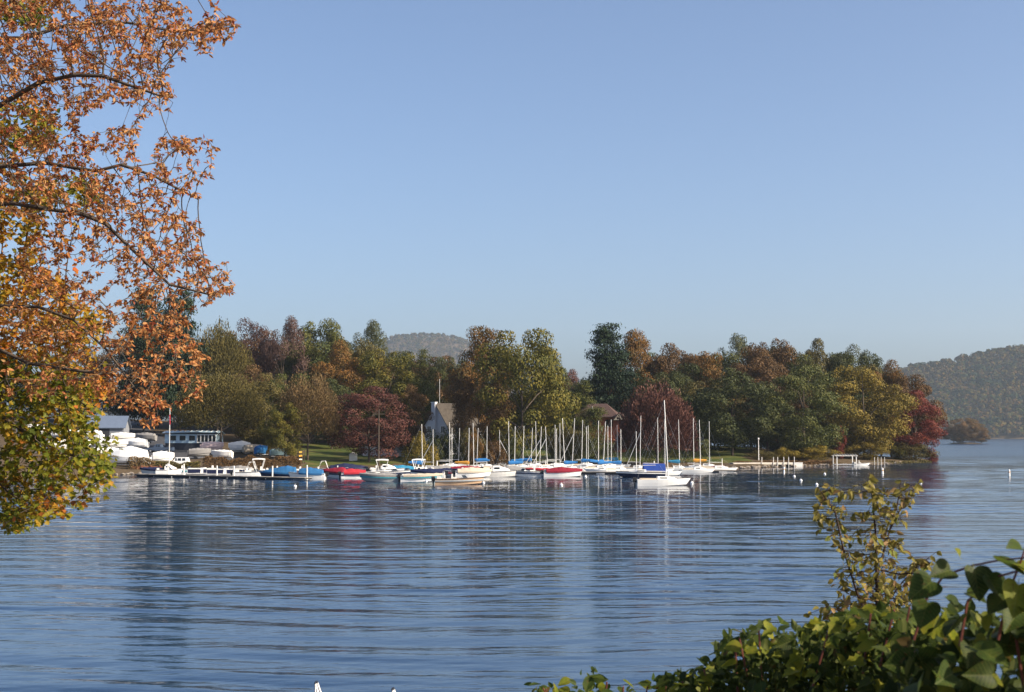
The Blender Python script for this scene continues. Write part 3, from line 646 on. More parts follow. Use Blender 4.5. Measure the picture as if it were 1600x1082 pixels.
# --- powerboats along the outer side of the marina
motorboat(241, 742.5, 175, 4.2, 'dark teal covered skiff at the shore end of the long dock', OFFWHITE, None, NAVY, .35)
motorboat(263, 742.6, 10, 4.0, 'little white cabin boat with dark window on the long dock', WHITE, None, None, cabin=True, motor=False, name='cabin_boat', B=1.8)
pontoon(316, 744.5, 186, 5.0, 'small pontoon boat with dark side panels by dock piles', NAVY)
pontoon(352, 745.6, 184, 6.2, 'longer pontoon boat with grey side panels and white motor', NAVY)
motorboat(393, 746.4, 4, 5.6, 'white runabout with tan bow dodger hoop and dark cover', WHITE, None, None, tower=True)
motorboat(437, 748.0, 176, 5.6, 'navy runabout under a bright blue tarp cover', NAVYHULL, None, STEELBLUE, 1.05, peak_t=.3)
motorboat(481, 749.4, 178, 5.2, 'white runabout under blue cover with black outboard showing', WHITE, None, STEELBLUE, .85, ct=(.02, .75))
motorboat(505, 744.0, 10, 6.0, 'white ski boat with pale tower frame behind blue covers', WHITE, None, None, tower=True, name='ski_boat')
motorboat(531, 747.0, 172, 5.4, 'white runabout under a maroon and dark cover', WHITE, NAVYHULL, MAROON, .7, ct=(.30, .97))
motorboat(562, 748.0, 8, 5.6, 'white runabout with a bright red cover', WHITE, NAVYHULL, RED, .6, ct=(.02, .62), peak_t=.25)
motorboat(541, 741.5, 4, 6.2, 'covered cruiser with high navy canvas behind red runabout', WHITE, None, NAVY, .95)
motorboat(580, 741.5, 188, 6.4, 'open white bowrider moored behind the red-covered runabout', WHITE, None, None)
motorboat(594, 752.6, 184, 5.2, 'grey-covered fishing boat with teal stripe lying outermost', GREYHULL, TEALHULL, GREYC, .3)
motorboat(609, 745.6, 5, 6.0, 'white centre console boat with cream hard top', WHITE, NAVYHULL, None, top=OFFWHITE, name='console_boat')
motorboat(643, 745.0, 176, 5.8, 'white deck boat with flat white sun top', WHITE, None, None, top=WHITE, name='deck_boat')
motorboat(657, 752.8, 2, 5.6, 'white and teal boat with brown flat cover beside white buoys', WHITE, TEALHULL, TAN, .18)
motorboat(670, 746.8, 178, 5.0, 'white boat with a navy cover between sun top and bowrider', WHITE, None, NAVY, .5)
motorboat(697, 744.6, 12, 5.0, 'dark covered boat inshore of the grey bowrider', OFFWHITE, None, NAVY, .35)
motorboat(716, 745.6, 188, 5.2, 'white runabout with raised bow beside tan covered boat', WHITE, RED, None)
motorboat(738, 746.2, 6, 5.4, 'white cuddy boat under a rounded tan cover', WHITE, None, TAN, .65)
motorboat(716, 757.4, 3, 6.2, 'grey and tan open bowrider moored alone off the marina', TANHULL, GREYHULL, None, B=2.2, Fb=.78, name='bowrider')
motorboat(777, 745.6, 4, 6.6, 'long low cream motorboat below the bare masts', OFFWHITE, None, None, cabin=True, shield=False)
motorboat(826, 745.4, 182, 6.8, 'white speedboat with black hull band beside maroon cover', WHITE, NAVYHULL, None)
motorboat(851, 743.2, 176, 5.6, 'white boat with small red cover inshore of maroon one', WHITE, None, RED, .25)
motorboat(878, 745.6, 2, 5.8, 'white boat under sagging maroon cover at end of row', WHITE, None, MAROON, .62)

motorboat(290, 741.4, 8, 4.4, 'low white skiff on the shore side of the long dock', WHITE, TEALHULL, None, shield=True)
motorboat(372, 742.2, 174, 5.2, 'white boat with grey cover tucked inside the pontoon boats', WHITE, None, GREYC, .6)
motorboat(415, 743.4, 6, 5.6, 'white cuddy with cream sun top inside the blue-covered boats', WHITE, NAVYHULL, None, top=OFFWHITE, name='console_boat')
motorboat(462, 743.8, 185, 5.4, 'white runabout with windshield behind the blue-covered boats', WHITE, MAROON, None)
motorboat(625, 741.4, 174, 5.8, 'white boat with teal cover behind the two sun tops', WHITE, None, TEAL, .6)
motorboat(690, 741.0, 4, 5.6, 'white boat with grey cover inshore of navy-covered boat', WHITE, None, GREYC, .5)
motorboat(760, 741.6, 182, 5.8, 'white motorboat with windshield beside the inner dock', WHITE, TEALHULL, None)

motorboat(338, 741.6, 5, 4.8, 'white open boat with tan seats inside the long dock', WHITE, None, None)
motorboat(440, 742.6, 8, 5.4, 'white bowrider with navy stripe inside the navy runabout', WHITE, NAVYHULL, None)
motorboat(521, 741.6, 186, 5.4, 'white runabout with maroon stripe inshore of maroon cover', WHITE, MAROON, None)
motorboat(603, 741.8, 4, 5.6, 'white cuddy cabin boat inshore of cream hard top', WHITE, None, None, cabin=True, shield=False, name='cabin_boat')
motorboat(655, 741.2, 184, 5.4, 'white ski boat with slim tower near the yellow-green bush', WHITE, NAVYHULL, None, tower=True, name='ski_boat')
motorboat(726, 741.4, 6, 5.4, 'white boat with maroon cover beside the inner dock', WHITE, None, MAROON, .5)
motorboat(797, 741.8, 4, 5.8, 'white cuddy with grey cover below leaning spar masts', WHITE, None, GREYC, .45)

# --- sailboats: mast top from the photograph, hull in one of the berths behind the docks
MASTS = [(658.6, 663, 660, 'B'), (676.4, 671, 677, 'S'), (702, 660.5, 703, ''), (706, 669, 706, ''), (718, 669, 716.5, ''), (733, 669, 732, 'O'), (739, 661, 740.4, ''), (747, 669, 745, 'B'), (761, 666.6, 760.7, 'B'),
         (780.4, 672, 781.4, 'S'), (794.6, 658, 795.6, 'B'), (805, 666, 804, ''), (818.7, 665.8, 817, 'B'), (832, 669, 829.7, 'B'), (837, 658.6, 838, ''), (846, 666.8, 843, 'S'), (852.3, 666.8, 855.4, 'S'), (867.4, 664, 867.6, ''),
         (869.6, 670, 869.6, ''), (875, 661.7, 875, ''), (879, 653.6, 882.5, 'B'), (898, 654, 894, 'S'), (910.7, 656.6, 908.8, 'B'), (916.5, 666.6, 916.5, ''), (919.3, 665, 919.3, ''), (935.4, 657.7, 935, 'B'), (946.5, 658.8, 942.6, 'B'),
         (950, 665.5, 950, ''), (955.3, 656, 955.3, ''), (964.5, 664.4, 965.5, 'T'), (970.3, 671, 970.3, 'B'), (1001.7, 650, 1000, 'S'), (1028, 653, 1028.5, ''), (1060.7, 656, 1062, 'T'), (1084, 653.3, 1084.3, 'O'), (1093.3, 656.3, 1094.8, ''), (1108.5, 658.8, 1108.7, 'R')]
ROWS = [739.4, 737.0, 735.0, 733.2, 731.6]
last = [-99] * 5; rs_ = random.Random(4)
SLAB = {'B': ('white sailboat with blue sail cover on its boom, docked', 'docked sailboats with blue sail covers'), 'S': ('white sailboat with slanting spar against its mast, docked', 'docked sailboats with slanting spars'),
        '': ('white docked sailboat with bare mast and bare boom', 'docked sailboats with bare masts')}
for xt, yt, xb, k in MASTS:
    # deepest-free berth row
    r = max(range(5), key=lambda i: (min(xb - last[i], 58), -i)); last[r] = xb; wy = ROWS[r] + rs_.uniform(-.25, .25)
    D = gnd(xb, wy)[1]; H = at(xt, yt, D)[2]; lean = (xt - xb) / ppm(D); hd = rs_.choice([0, 0, 180]) + rs_.uniform(-14, 14); L = rs_.choice([5.4, 5.8, 6.2])
    off = L * .12; px = xb - math.cos(math.radians(hd)) * off * ppm(D)
    cov = {'B': BLUE, 'T': TEAL, 'O': ORANGE, 'R': None}.get(k); lab, grp = SLAB.get(k, (None, None))
    if k == 'T': lab = 'white sailboat with teal cover and blue furled jib, docked' if xb > 1000 else 'white sailboat with teal boom cover near the navy sloop'
    if k == 'O': lab = 'white sailboat with yellow-orange cover at the outer dock' if xb > 1000 else 'white sailboat with orange cover by the small orange sapling'
    if k == 'R': lab = 'white sailboat with reddish stripe docked at the outermost berth'
    sailboat(px, wy, hd, L, lab, H, lean, WHITE, cov, None, grp, RED if k == 'R' else None, spar=(k == 'S'), B=1.85)
p_ = gnd(1000, 744); sailboat(1003, 746.2, 177, 7.2, 'navy-hulled sloop with royal blue boom tent', at(1037, 690, p_[1])[2] * .0 + 7.2, 0, NAVYHULL, None, None, name='sloop', B=2.2, stripe=WHITE)
sailboat(1032, 743.6, 4, 6.2, 'white sailboat sheltered under a big royal blue tent cover', 9.2, 0, WHITE, None, ROYAL, B=2.3)
Dm = gnd(1034, 759)[1]
sailboat(1034, 759.2, 3, 6.6, 'white keelboat with tall mast moored alone off the dock', at(1037.3, 626, Dm)[2], -5.5 / ppm(Dm), WHITE, None, None, mast_x=.13, B=2.2, motor=True, name='keelboat', mr=.075)
sailboat(1122, 737.4, 2, 6.2, 'low white catamaran-like daysailer lying at the dock tip', 2.4, 0, WHITE, None, None, B=2.0)

# --- mooring buoys
for px, py, lab in ((461, 762, 'white mooring ball off the blue-covered boats'), (617, 752.7, 'white mooring ball beside the grey fishing boat'), (666, 753.6, 'white mooring ball under the teal boat'), (684, 750.4, 'white mooring ball at the stern of navy-covered boat'),
                    (755.5, 756.4, 'white mooring ball off the bow of the grey bowrider'), (877, 759.6, 'white mooring ball off the maroon-covered boat'), (915, 746.4, 'white mooring ball between maroon cover and sloop'), (1081, 756.3, 'white mooring ball off the bow of the keelboat'),
                    (1241, 746, 'white mooring ball off the concrete pier, inner one'), (1251.4, 752.5, 'white mooring ball off the concrete pier, outer one'), (1288.6, 742, 'white mooring ball opposite the yellow bush'),
                    (1276, 759, 'white mooring ball behind tip of the leafy sapling'), (1438.6, 755, 'white mooring ball off the red maple')):
    p = gnd(px, py); r = .21; b = thing('mooring_buoy', lab, 'buoy', (p[0], p[1], 0), 0, 'mooring buoys on the lake')
    part('float', MB().ball((0, 0, .12), r, r, r * .95, 12, 8), BUOY, b, True); part('ring', MB().tube([(.05 * math.cos(a), 0, .42 + .05 * math.sin(a)) for a in np.linspace(0, 6.1, 9)], .015, 4), SILVER, b)
for px, py, lab in ((1225, 739, 'white spar buoy standing off the concrete pier'), (1379, 741, 'white spar buoy off the boat lift'), (1577, 744, 'white spar buoy alone on open water by the hillside')):
    p = gnd(px, py); b = thing('spar_buoy', lab, 'buoy', (p[0], p[1], 0), 0, 'spar buoys on the lake')
    part('spar', MB().tube([(0, 0, -.4), (0, 0, .95)], .17, 10, .15), BUOY, b); part('cap', MB().ball((0, 0, .95), .15, .15, .12, 10, 6), OFFWHITE, b); part('band', MB().tube([(0, 0, .55), (0, 0, .68)], .175, 10), ORANGE, b)

# --- docks
def dock(pa, pb, w, label, piles=(), top=.42, cat='dock', name='floating_dock'):
    a, b = np.array(pa[:2]), np.array(pb[:2]); L = np.linalg.norm(b - a)
    t = thing(name, label, cat, (a[0], a[1], 0), math.atan2(b[1] - a[1], b[0] - a[0])); n = max(4, int(L / 1.1)); sh = None
    for i in range(n):
        mb = MB().box(0, L / n - .05, -w / 2, w / 2, top - .07, top)
        sh = sh or mb.mesh('plank'); obj('plank', sh, DOCKW, t, (i * L / n, 0, random.Random(i).uniform(-.012, .012)))
    for s in (-1, 1): part('stringer', MB().box(0, L, s * w * .46 - .06, s * w * .46 + .06, top - .24, top - .075), DOCKD, t)
    for i in range(max(2, int(L / 4))): part('float', MB().box(i * 4 + .3, i * 4 + 2.9, -w * .4, w * .4, -.25, top - .245), DOCKD, t)
    for u, h in piles: part('pile', MB().tube([(u * L, w * .5 + .12, -1.2), (u * L, w * .5 + .12, h)], .11, 8), OFFWHITE, t)
    return t
dock(gnd(216, 744.8), gnd(482, 751), 1.5, 'long dark floating dock in front of the pontoon boats', [(.16, 2.1), (.26, 2.1), (.46, 1.9), (.56, 1.9), (.78, 2.0), (.97, 2.2)])
dock(gnd(640, 741.6), gnd(905, 741.2), 1.4, 'floating dock between powerboats and sailboats', [(.05, 1.6), (.4, 1.6), (.7, 1.6)])
dock(gnd(905, 741.0), gnd(990, 741.2), 1.6, 'pale floating dock with sailboats berthed behind it', [(.02, 1.4), (.5, 1.5)])
dock(gnd(640, 736.0), gnd(1065, 735.95), 1.2, 'inner floating dock running among the sailboat hulls', [(.1, 1.8), (.5, 1.8), (.9, 1.8)])
dock(gnd(1062, 738.6), gnd(1148, 738.4), 1.6, 'floating dock jutting out at the end of the marina', [(.05, 1.3)])
# timber wall on the bank by the long dock
tw = gnd(202, 741); t = thing('timber_wall', 'low red timber retaining wall behind the long dock', 'wall', (tw[0], tw[1] + 1, 0), .06)
for k in range(5): part('timber', MB().box(0, 5.2 - .15 * (k % 2), -.14, .14, .05 + k * .25, .05 + k * .25 + .235), TIMBER, t)
for k in range(4): part('post', MB().box(.2 + k * 1.55, .4 + k * 1.55, -.26, -.145, -.6, 1.5), TIMBER, t)
# concrete pier on the point
pa, pb = gnd(1143, 730.5), gnd(1238, 730); ang = math.atan2(pb[1] - pa[1], pb[0] - pa[0]); L = float(np.linalg.norm(pb - pa))
t = thing('concrete_pier', 'long pale concrete pier with white posts on the point', 'pier', (pa[0], pa[1], 0), ang)
for k in range(5): part('slab', MB().box(k * L / 5, (k + 1) * L / 5 - .04, -1.1, 1.1, .55, .95), CONC, t)
for k in range(4): part('support', MB().box(L * (.25 + .22 * k), L * (.25 + .22 * k) + .5, -.9, .9, -1.5, .55), DOCKD, t)
for u in (.46, .65, .72, .82, .90, .995): part('post', MB().tube([(u * L, -1.2, -1), (u * L, -1.2, 2.1)], .07, 7), OFFWHITE, t)
p = gnd(1246, 729.5); t = thing('dock_box', 'white float box at the end of the concrete pier', 'box', (p[0], p[1], 0), .1)
part('box', MB().box(-.9, .9, -.7, .7, -.2, .75), OFFWHITE, t); part('lid', MB().box(-.95, .95, -.75, .75, .753, .86), WHITE, t)
# boat lift with white canopy frame
p = gnd(1320, 728.4); t = thing('boat_lift', 'white open boat lift with canopy frame on the point', 'boat lift', (p[0], p[1], 0), .08)
for sx in (-2.1, 2.1):
    for sy in (-1.3, 1.3): part('post', MB().box(sx - .09, sx + .09, sy - .09, sy + .09, -1.4, 2.2), OFFWHITE, t)
for k in range(9): part('canopy_rib', MB().tube([(-2.3 + k * .575, -1.5, 2.2), (-2.3 + k * .575, 0, 2.55), (-2.3 + k * .575, 1.5, 2.2)], .05, 5), OFFWHITE, t)
for sy in (-1.5, 1.5): part('canopy_rail', MB().box(-2.4, 2.4, sy - .07, sy + .07, 2.12, 2.22), OFFWHITE, t)
part('cradle', MB().box(-2.1, 2.1, -1.25, -1.1, .25, .4).box(-2.1, 2.1, 1.1, 1.25, .25, .4), SILVER, t)
motorboat(1345, 728.2, 5, 3.4, 'tiny white skiff between boat lift and ladder posts', WHITE, None, None, shield=False, motor=False, name='skiff', B=1.4, Fb=.5)
p = gnd(1371, 727.4); t = thing('swim_dock', 'small dock with white ladder posts past the boat lift', 'dock', (p[0], p[1], 0), .08)
for k in range(6): part('plank', MB().box(-2.2 + k * .73, -1.51 + k * .73, -.7, .7, .5, .58), DOCKW, t)
for k in range(4): part('post', MB().tube([(-.9 + k * .75, -.75, -1.3), (-.9 + k * .75, -.75, 1.8)], .055, 6), OFFWHITE, t)
# lamp post on the point, flagpole, utility pole
def pole(px, ytop, D, r, m, name, label, cat): 
    p = at(px, ytop, D); z = hz(p[0], p[1]) - .2; t = thing(name, label, cat, (p[0], p[1], z)); part('pole', MB().tube([(0, 0, 0), (0, 0, p[2] - z)], r, 7, r * .7), m, t); return t, p[2] - z
t, h = pole(1185, 687, 306, .11, OFFWHITE, 'lamp_post', 'pale lamp post among shrubs on the point', 'lamp post'); part('lamp_head', MB().ball((0, 0, h + .12), .2, .2, .26, 8, 6), OFFWHITE, t)
t, h = pole(265.5, 640, 246, .085, ALU, 'flagpole', 'tall white flagpole standing by the white car', 'flagpole'); part('finial', MB().ball((0, 0, h + .08), .12, .12, .12, 8, 6), ALU, t)
part('flag', MB().loft([[(.07 + .05 * math.sin(k * 1.4), -.05 - .09 * k, h - .9), (.11 + .04 * math.sin(k * 1.4 + 1), -.06 - .09 * k, h - 2.6)] for k in range(6)], False, False), MATS['red_canvas'], t)
t, h = pole(592, 640, 279, .17, BARK, 'utility_pole', 'dark wooden utility pole on the lawn by the crimson maple', 'pole'); part('crossarm', MB().box(-1.1, 1.1, -.08, .08, h - 1.0, h - .82), BARK, t)

# ------------------------------------------------------------------ houses
def window(parent, x0, x1, z0, z1, y, axis='y', s=-1, fm_=WHITE):
    def bx(a0, a1, b0, b1, d0, d1):
        d0, d1 = sorted((y + s * d0, y + s * d1))
        return (a0, a1, d0, d1, b0, b1) if axis == 'y' else (d0, d1, a0, a1, b0, b1)
    w = part('window', MB().box(*bx(x0, x1, z0, z1, .003, .03)), GLASS, parent)
    f = .09; part('window_frame', MB().box(*bx(x0 - f, x0, z0 - f, z1 + f, .003, .07)).box(*bx(x1, x1 + f, z0 - f, z1 + f, .003, .07)).box(*bx(x0, x1, z1, z1 + f, .003, .07)).box(*bx(x0, x1, z0 - f, z0, .003, .09)).box(*bx((x0 + x1) / 2 - .03, (x0 + x1) / 2 + .03, z0, z1, .032, .06)), fm_, w)
def gable_house(name, label, loc, rz, lx, ly, wall_h, ridge_h, wm, rm, eave=.5):
    t = thing(name, label, 'house', loc, rz); X, Y = lx / 2, ly / 2
    part('wall', MB().add([(-X, -Y, -1.5), (X, -Y, -1.5), (X, Y, -1.5), (-X, Y, -1.5), (-X, -Y, wall_h), (X, -Y, wall_h), (X, Y, wall_h), (-X, Y, wall_h), (-X, 0, ridge_h), (X, 0, ridge_h)],
         [(0, 1, 5, 4), (2, 3, 7, 6), (3, 0, 4, 8, 7), (1, 2, 6, 9, 5)]), wm, t)
    sl = (ridge_h - wall_h) / Y
    for s in (-1, 1):
        a, b = s * (Y + eave), wall_h - sl * eave + .02; th = .18
        part('roof', MB().add([(-X - eave, 0, ridge_h + .02), (X + eave, 0, ridge_h + .02), (X + eave, a, b), (-X - eave, a, b), (-X - eave, 0, ridge_h + .02 + th), (X + eave, 0, ridge_h + .02 + th), (X + eave, a, b + th), (-X - eave, a, b + th)],
             [(0, 1, 2, 3), (7, 6, 5, 4), (0, 4, 5, 1), (1, 5, 6, 2), (2, 6, 7, 3), (3, 7, 4, 0)]), rm, t)
    return t
D = 322; p = at(703, 680, D); zb = hz(p[0], p[1])
rt = at(697, 632, D)[2] - zb
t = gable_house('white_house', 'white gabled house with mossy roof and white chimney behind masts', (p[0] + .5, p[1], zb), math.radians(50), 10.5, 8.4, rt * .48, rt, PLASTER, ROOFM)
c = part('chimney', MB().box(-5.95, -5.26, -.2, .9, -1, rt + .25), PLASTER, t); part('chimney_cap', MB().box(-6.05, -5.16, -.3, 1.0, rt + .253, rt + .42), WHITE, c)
for z in (1.2, 4.6):
    for y0 in (-2.6, 1.6): window(t, y0, y0 + 1.1, z, z + 1.4, -5.25, 'x', -1)
for x0 in (-3.6, -.6, 2.4): window(t, x0, x0 + 1.2, 1.3, 2.8, -4.0, 'y', -1)
part('antenna', MB().tube([(-4.2, 0, rt), (-4.2, 0, rt + 5.6)], .045, 5), ALU, t)
part('porch_roof', MB().add([(-5, -4.6, 3.1), (5, -4.6, 3.1), (5, -6.4, 2.5), (-5, -6.4, 2.5), (-5, -4.6, 3.22), (5, -4.6, 3.22), (5, -6.4, 2.62), (-5, -6.4, 2.62)], [(0, 1, 2, 3), (7, 6, 5, 4), (0, 4, 5, 1), (1, 5, 6, 2), (2, 6, 7, 3), (3, 7, 4, 0)]), ROOFM, t)
for x in (-4.7, 0, 4.7): part('porch_post', MB().box(x - .08, x + .08, -6.3, -6.14, -1, 2.55), WHITE, t)

D = 334; p = at(940, 680, D); zb = hz(p[0], p[1]); ez, rz_ = at(940, 652, D)[2] - zb, at(940, 631, D)[2] - zb
t = thing('brown_house', 'red-brown wooden house with hip roof and raised deck', 'house', (p[0], p[1], zb), math.radians(-12))
part('wall', MB().box(-5.2, 4.0, -3.4, 4, -1.5, ez), REDWOOD, t)
part('roof', MB().add([(-5.9, -4.3, ez - .15), (4.6, -4.3, ez - .15), (4.6, 4.7, ez - .15), (-5.9, 4.7, ez - .15), (-3.0, .2, rz_), (1.2, .2, rz_), (-5.9, -4.3, ez + .04), (4.6, -4.3, ez + .04), (4.6, 4.7, ez + .04), (-5.9, 4.7, ez + .04)],
     [(0, 3, 2, 1), (6, 7, 5, 4), (7, 8, 5), (8, 9, 4, 5), (9, 6, 4), (0, 1, 7, 6), (1, 2, 8, 7), (2, 3, 9, 8), (3, 0, 6, 9)]), ROOFB, t)
g = part('porch_gable', MB().add([(3.2, -4.6, ez - .8), (6.2, -4.6, ez - .8), (4.7, -4.6, ez + 1.0), (3.2, 1.5, ez - .8), (6.2, 1.5, ez - .8), (4.7, 1.5, ez + 1.0)], [(0, 1, 2), (3, 5, 4), (1, 4, 5, 2), (0, 2, 5, 3), (0, 3, 4, 1)]), ROOFB, t)
part('gable_board', MB().add([(3.5, -4.63, ez - .75), (5.9, -4.63, ez - .75), (4.7, -4.63, ez + .7)], [(0, 1, 2)]), TAN, g)
part('wing_wall', MB().box(4.0, 5.9, -3.6, 1.4, -1.5, ez - .82), REDWOOD, t)
dk = part('deck', MB().box(-3.2, 3.6, -6.2, -3.45, 2.6, 2.8), REDWOOD, t)
part('railing', MB().box(-3.2, 3.6, -6.2, -6.1, 3.55, 3.66), REDWOOD, dk)
for k in range(18): part('baluster', MB().box(-3.15 + k * .39, -3.05 + k * .39, -6.19, -6.11, 2.8, 3.55), REDWOOD, dk)
for x in (-3.0, .2, 3.4): part('deck_post', MB().box(x - .1, x + .1, -6.1, -5.9, -1.5, 2.6), REDWOOD, dk)
for x0 in (-4.2, -1.6, 1.4): window(t, x0, x0 + 1.7, ez - 2.3, ez - .6, -3.4, 'y', -1, REDWOOD)
window(t, -3.4, -1.4, .2, 1.9, -3.4, 'y', -1, REDWOOD); window(t, .6, 2.6, .2, 1.9, -3.4, 'y', -1, REDWOOD)
part('roof_vent', MB().tube([(-1.9, -1.8, ez + 1.4), (-1.9, -1.8, ez + 2.4)], .12, 6), WHITE, t)
p = at(598, 706, 312); zb = hz(p[0], p[1])
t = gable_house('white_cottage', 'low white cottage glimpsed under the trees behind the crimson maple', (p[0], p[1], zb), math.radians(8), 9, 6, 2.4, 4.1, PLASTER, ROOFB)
part('door', MB().box(-2.6, -1.7, -3.06, -3.003, 0, 2.0), WHITE, t); window(t, 1, 2.2, .9, 2.0, -3.0)

# boathouse in the yard: long pale blue roof, white glazed end
D = 297; p = at(296, 688, D); zb = hz(p[0], p[1]); q = 1 / ppm(D)
t = thing('boathouse', 'long pale blue boathouse with white glazed end in the yard', 'boathouse', (p[0], p[1], zb), math.radians(-5))
x0, x1, top_ = -35 * q, 47 * q, at(296, 672, D)[2] - zb
part('wall', MB().box(x0, x1, -1.8, 3, top_ - 2.75, top_ - .9), PALEBLUE, t); part('shaded_base', MB().box(x0 + .1, x1 - .1, -1.7, 2.9, -.8, top_ - 2.753), mat('painted_shade', (.03, .035, .05), .8), t)  # lower block coloured dark for the shadow under the building
part('roof', MB().loft([[(x, y, top_ - .9 + .75 * math.cos(y / 2.9 * 1.2) - .15 * abs(x - 2) / 8) for y in (-2.3, -1.4, -.5, .6, 1.6, 2.6, 3.4)] + [(x, y, top_ - 1.05 + .72 * math.cos(y / 2.9 * 1.2) - .15 * abs(x - 2) / 8) for y in (3.3, .6, -2.2)] for x in np.linspace(x0 - .4, x1 + .4, 9)]), PALEBLUE, t)
for k in range(11): part('roof_batten', MB().tube([(x0 + (x1 - x0) * k / 10., y, top_ - .84 + .75 * math.cos(y / 2.9 * 1.2) - .15 * abs(x0 + (x1 - x0) * k / 10. - 2) / 8) for y in (-2.3, -1.4, -.5, .6)], .06, 4), WHITE, t)
for k in range(5):
    a = x1 - 4.0 + k * .8; w = part('window', MB().box(a, a + .62, -1.87, -1.803, top_ - 2.5, top_ - 1.1), GLASS, t)
    part('window_frame', MB().box(a - .09, a, -1.93, -1.803, top_ - 2.7, top_ - .95).box(a + .62, a + .71, -1.93, -1.803, top_ - 2.7, top_ - .95).box(a, a + .62, -1.93, -1.803, top_ - 1.1, top_ - .95).box(a, a + .62, -1.93, -1.803, top_ - 2.72, top_ - 2.5), WHITE, w)
for k in range(3): part('window', MB().box(x0 + 1.2 + k * 2.0, x0 + 2.4 + k * 2.0, -1.86, -1.803, top_ - 2.2, top_ - 1.2), GLASS, t)
# dark metal shed further up
D = 330; p = at(165, 668, D); zb = hz(p[0], p[1])
t = gable_house('metal_shed', 'shed with blue-grey metal roof above the wrapped boat', (p[0], p[1], zb), math.radians(5), 9.5, 7, 2.2, 4.6, mat('grey_siding', (.20, .21, .23), .7, .3), METALROOF)
part('shed_door', MB().box(-1.6, 1.6, -3.56, -3.503, -.2, 2.1), DOCKD, t)

# ------------------------------------------------------------------ yard: wrapped boats, cars, racks
def yard_boat(px, py, D, L, B, H, hd, m, label, peak_t=.45, name='wrapped_boat', hullm=None):
    p = at(px, py, D); z = hz(p[0], p[1]); t = thing(name, label, 'boat', (p[0], p[1], z), math.radians(hd))
    part('hull', MB().loft([[(a[0], a[1], a[2] + .75) for a in r] for r in [[(x + rk, hw, zs), (x, hw * .86, 0), (x - .1, 0, -.3), (x, -hw * .86, 0), (x + rk, -hw, zs)] for _, x, hw, zs, rk in stations(L, B, .9)]]), hullm or m, t)
    cv = cover_mb(L, B, .9, H, peak_t=peak_t, skirt=.75); cv.v = [(x, y, z + .75) for x, y, z in cv.v]; part('wrap', cv, m, t)
    part('trailer', MB().box(-L * .45, L * .62, -.5, -.38, .35, .47).box(-L * .45, L * .62, .38, .5, .35, .47), SILVER, t)
    for s in (-1, 1): part('wheel', MB().tube([(-L * .12, s * B * .42 - .1, .33), (-L * .12, s * B * .42 + .1, .33)], .33, 12), BLACK, t)
yard_boat(200, 720, 247, 7.6, 2.7, 1.9, 176, mat('shrink_wrap', (.84, .84, .82), .35, .4, 0, .03, 1), 'big boat shrink-wrapped in glossy white on a trailer')
yard_boat(253, 720, 255, 3.6, 1.6, .7, 10, mat('white_tarp', (.70, .69, .66), .6, .3, 0, .08, 1), 'little boat under white tarp beside the shrink-wrapped boat')
yard_boat(175, 700, 285, 5.6, 2.0, .5, 5, OFFWHITE, 'low white boat parked up the slope behind the wrapped boat')
yard_boat(138, 685, 305, 6.4, 2.4, 1.2, 172, WHITE, 'white cruiser on a trailer near the metal shed')
yard_boat(376, 709, 292, 4.4, 1.9, .9, 200, WHITE, 'white tarped boat in tree shade near the kayak rack')
yard_boat(394, 709, 290, 3.8, 1.7, .5, 30, TAN, 'tan covered boat next to the white tarped one')
yard_boat(407, 711, 287, 2.4, 1.4, .6, 40, BLUE, 'small boat under bright blue tarp in the yard')
yard_boat(436, 714, 284, 3.6, 1.5, .25, 20, mat('pale_aqua', (.22, .34, .38), .4, .4), 'pale aqua skiff on a trailer near the kayak rack')
yard_boat(105, 676, 312, 6.5, 2.4, 1.1, 8, WHITE, 'white covered cruiser beside the shed, seen through leaves')
yard_boat(50, 678, 312, 6.5, 2.4, 1.3, 172, OFFWHITE, 'off-white covered cruiser farthest up the yard')
yard_boat(330, 706, 290, 4.4, 1.9, .5, 8, mat('pink_white', (.55, .42, .42), .5, .4), 'pinkish-white skiff below the glazed boathouse end')
yard_boat(160, 712, 262, 5.0, 2.0, .7, 12, OFFWHITE, 'off-white covered boat close above the timber wall')
yard_boat(214, 696, 288, 4.6, 1.9, .8, 175, WHITE, 'white tarped boat on the slope beside the slate pickup')
yard_boat(118, 700, 280, 5.4, 2.1, .9, 8, WHITE, 'white covered boat on the slope, half behind maple leaves')
yard_boat(85, 708, 268, 5.8, 2.2, 1.0, 174, OFFWHITE, 'cream covered boat low on the slope behind maple leaves')
yard_boat(190, 684, 308, 5.0, 2.0, .6, 5, OFFWHITE, 'off-white covered boat just below the metal shed')
yard_boat(228, 682, 312, 4.6, 1.9, .6, 172, GREYC, 'grey covered boat between metal shed and boathouse')
yard_boat(310, 712, 272, 4.0, 1.7, .4, 6, GREYC, 'grey covered skiff in the open yard below the boathouse')
yard_boat(348, 714, 270, 3.8, 1.6, .35, 172, OFFWHITE, 'off-white covered skiff in the open yard above red weeds')
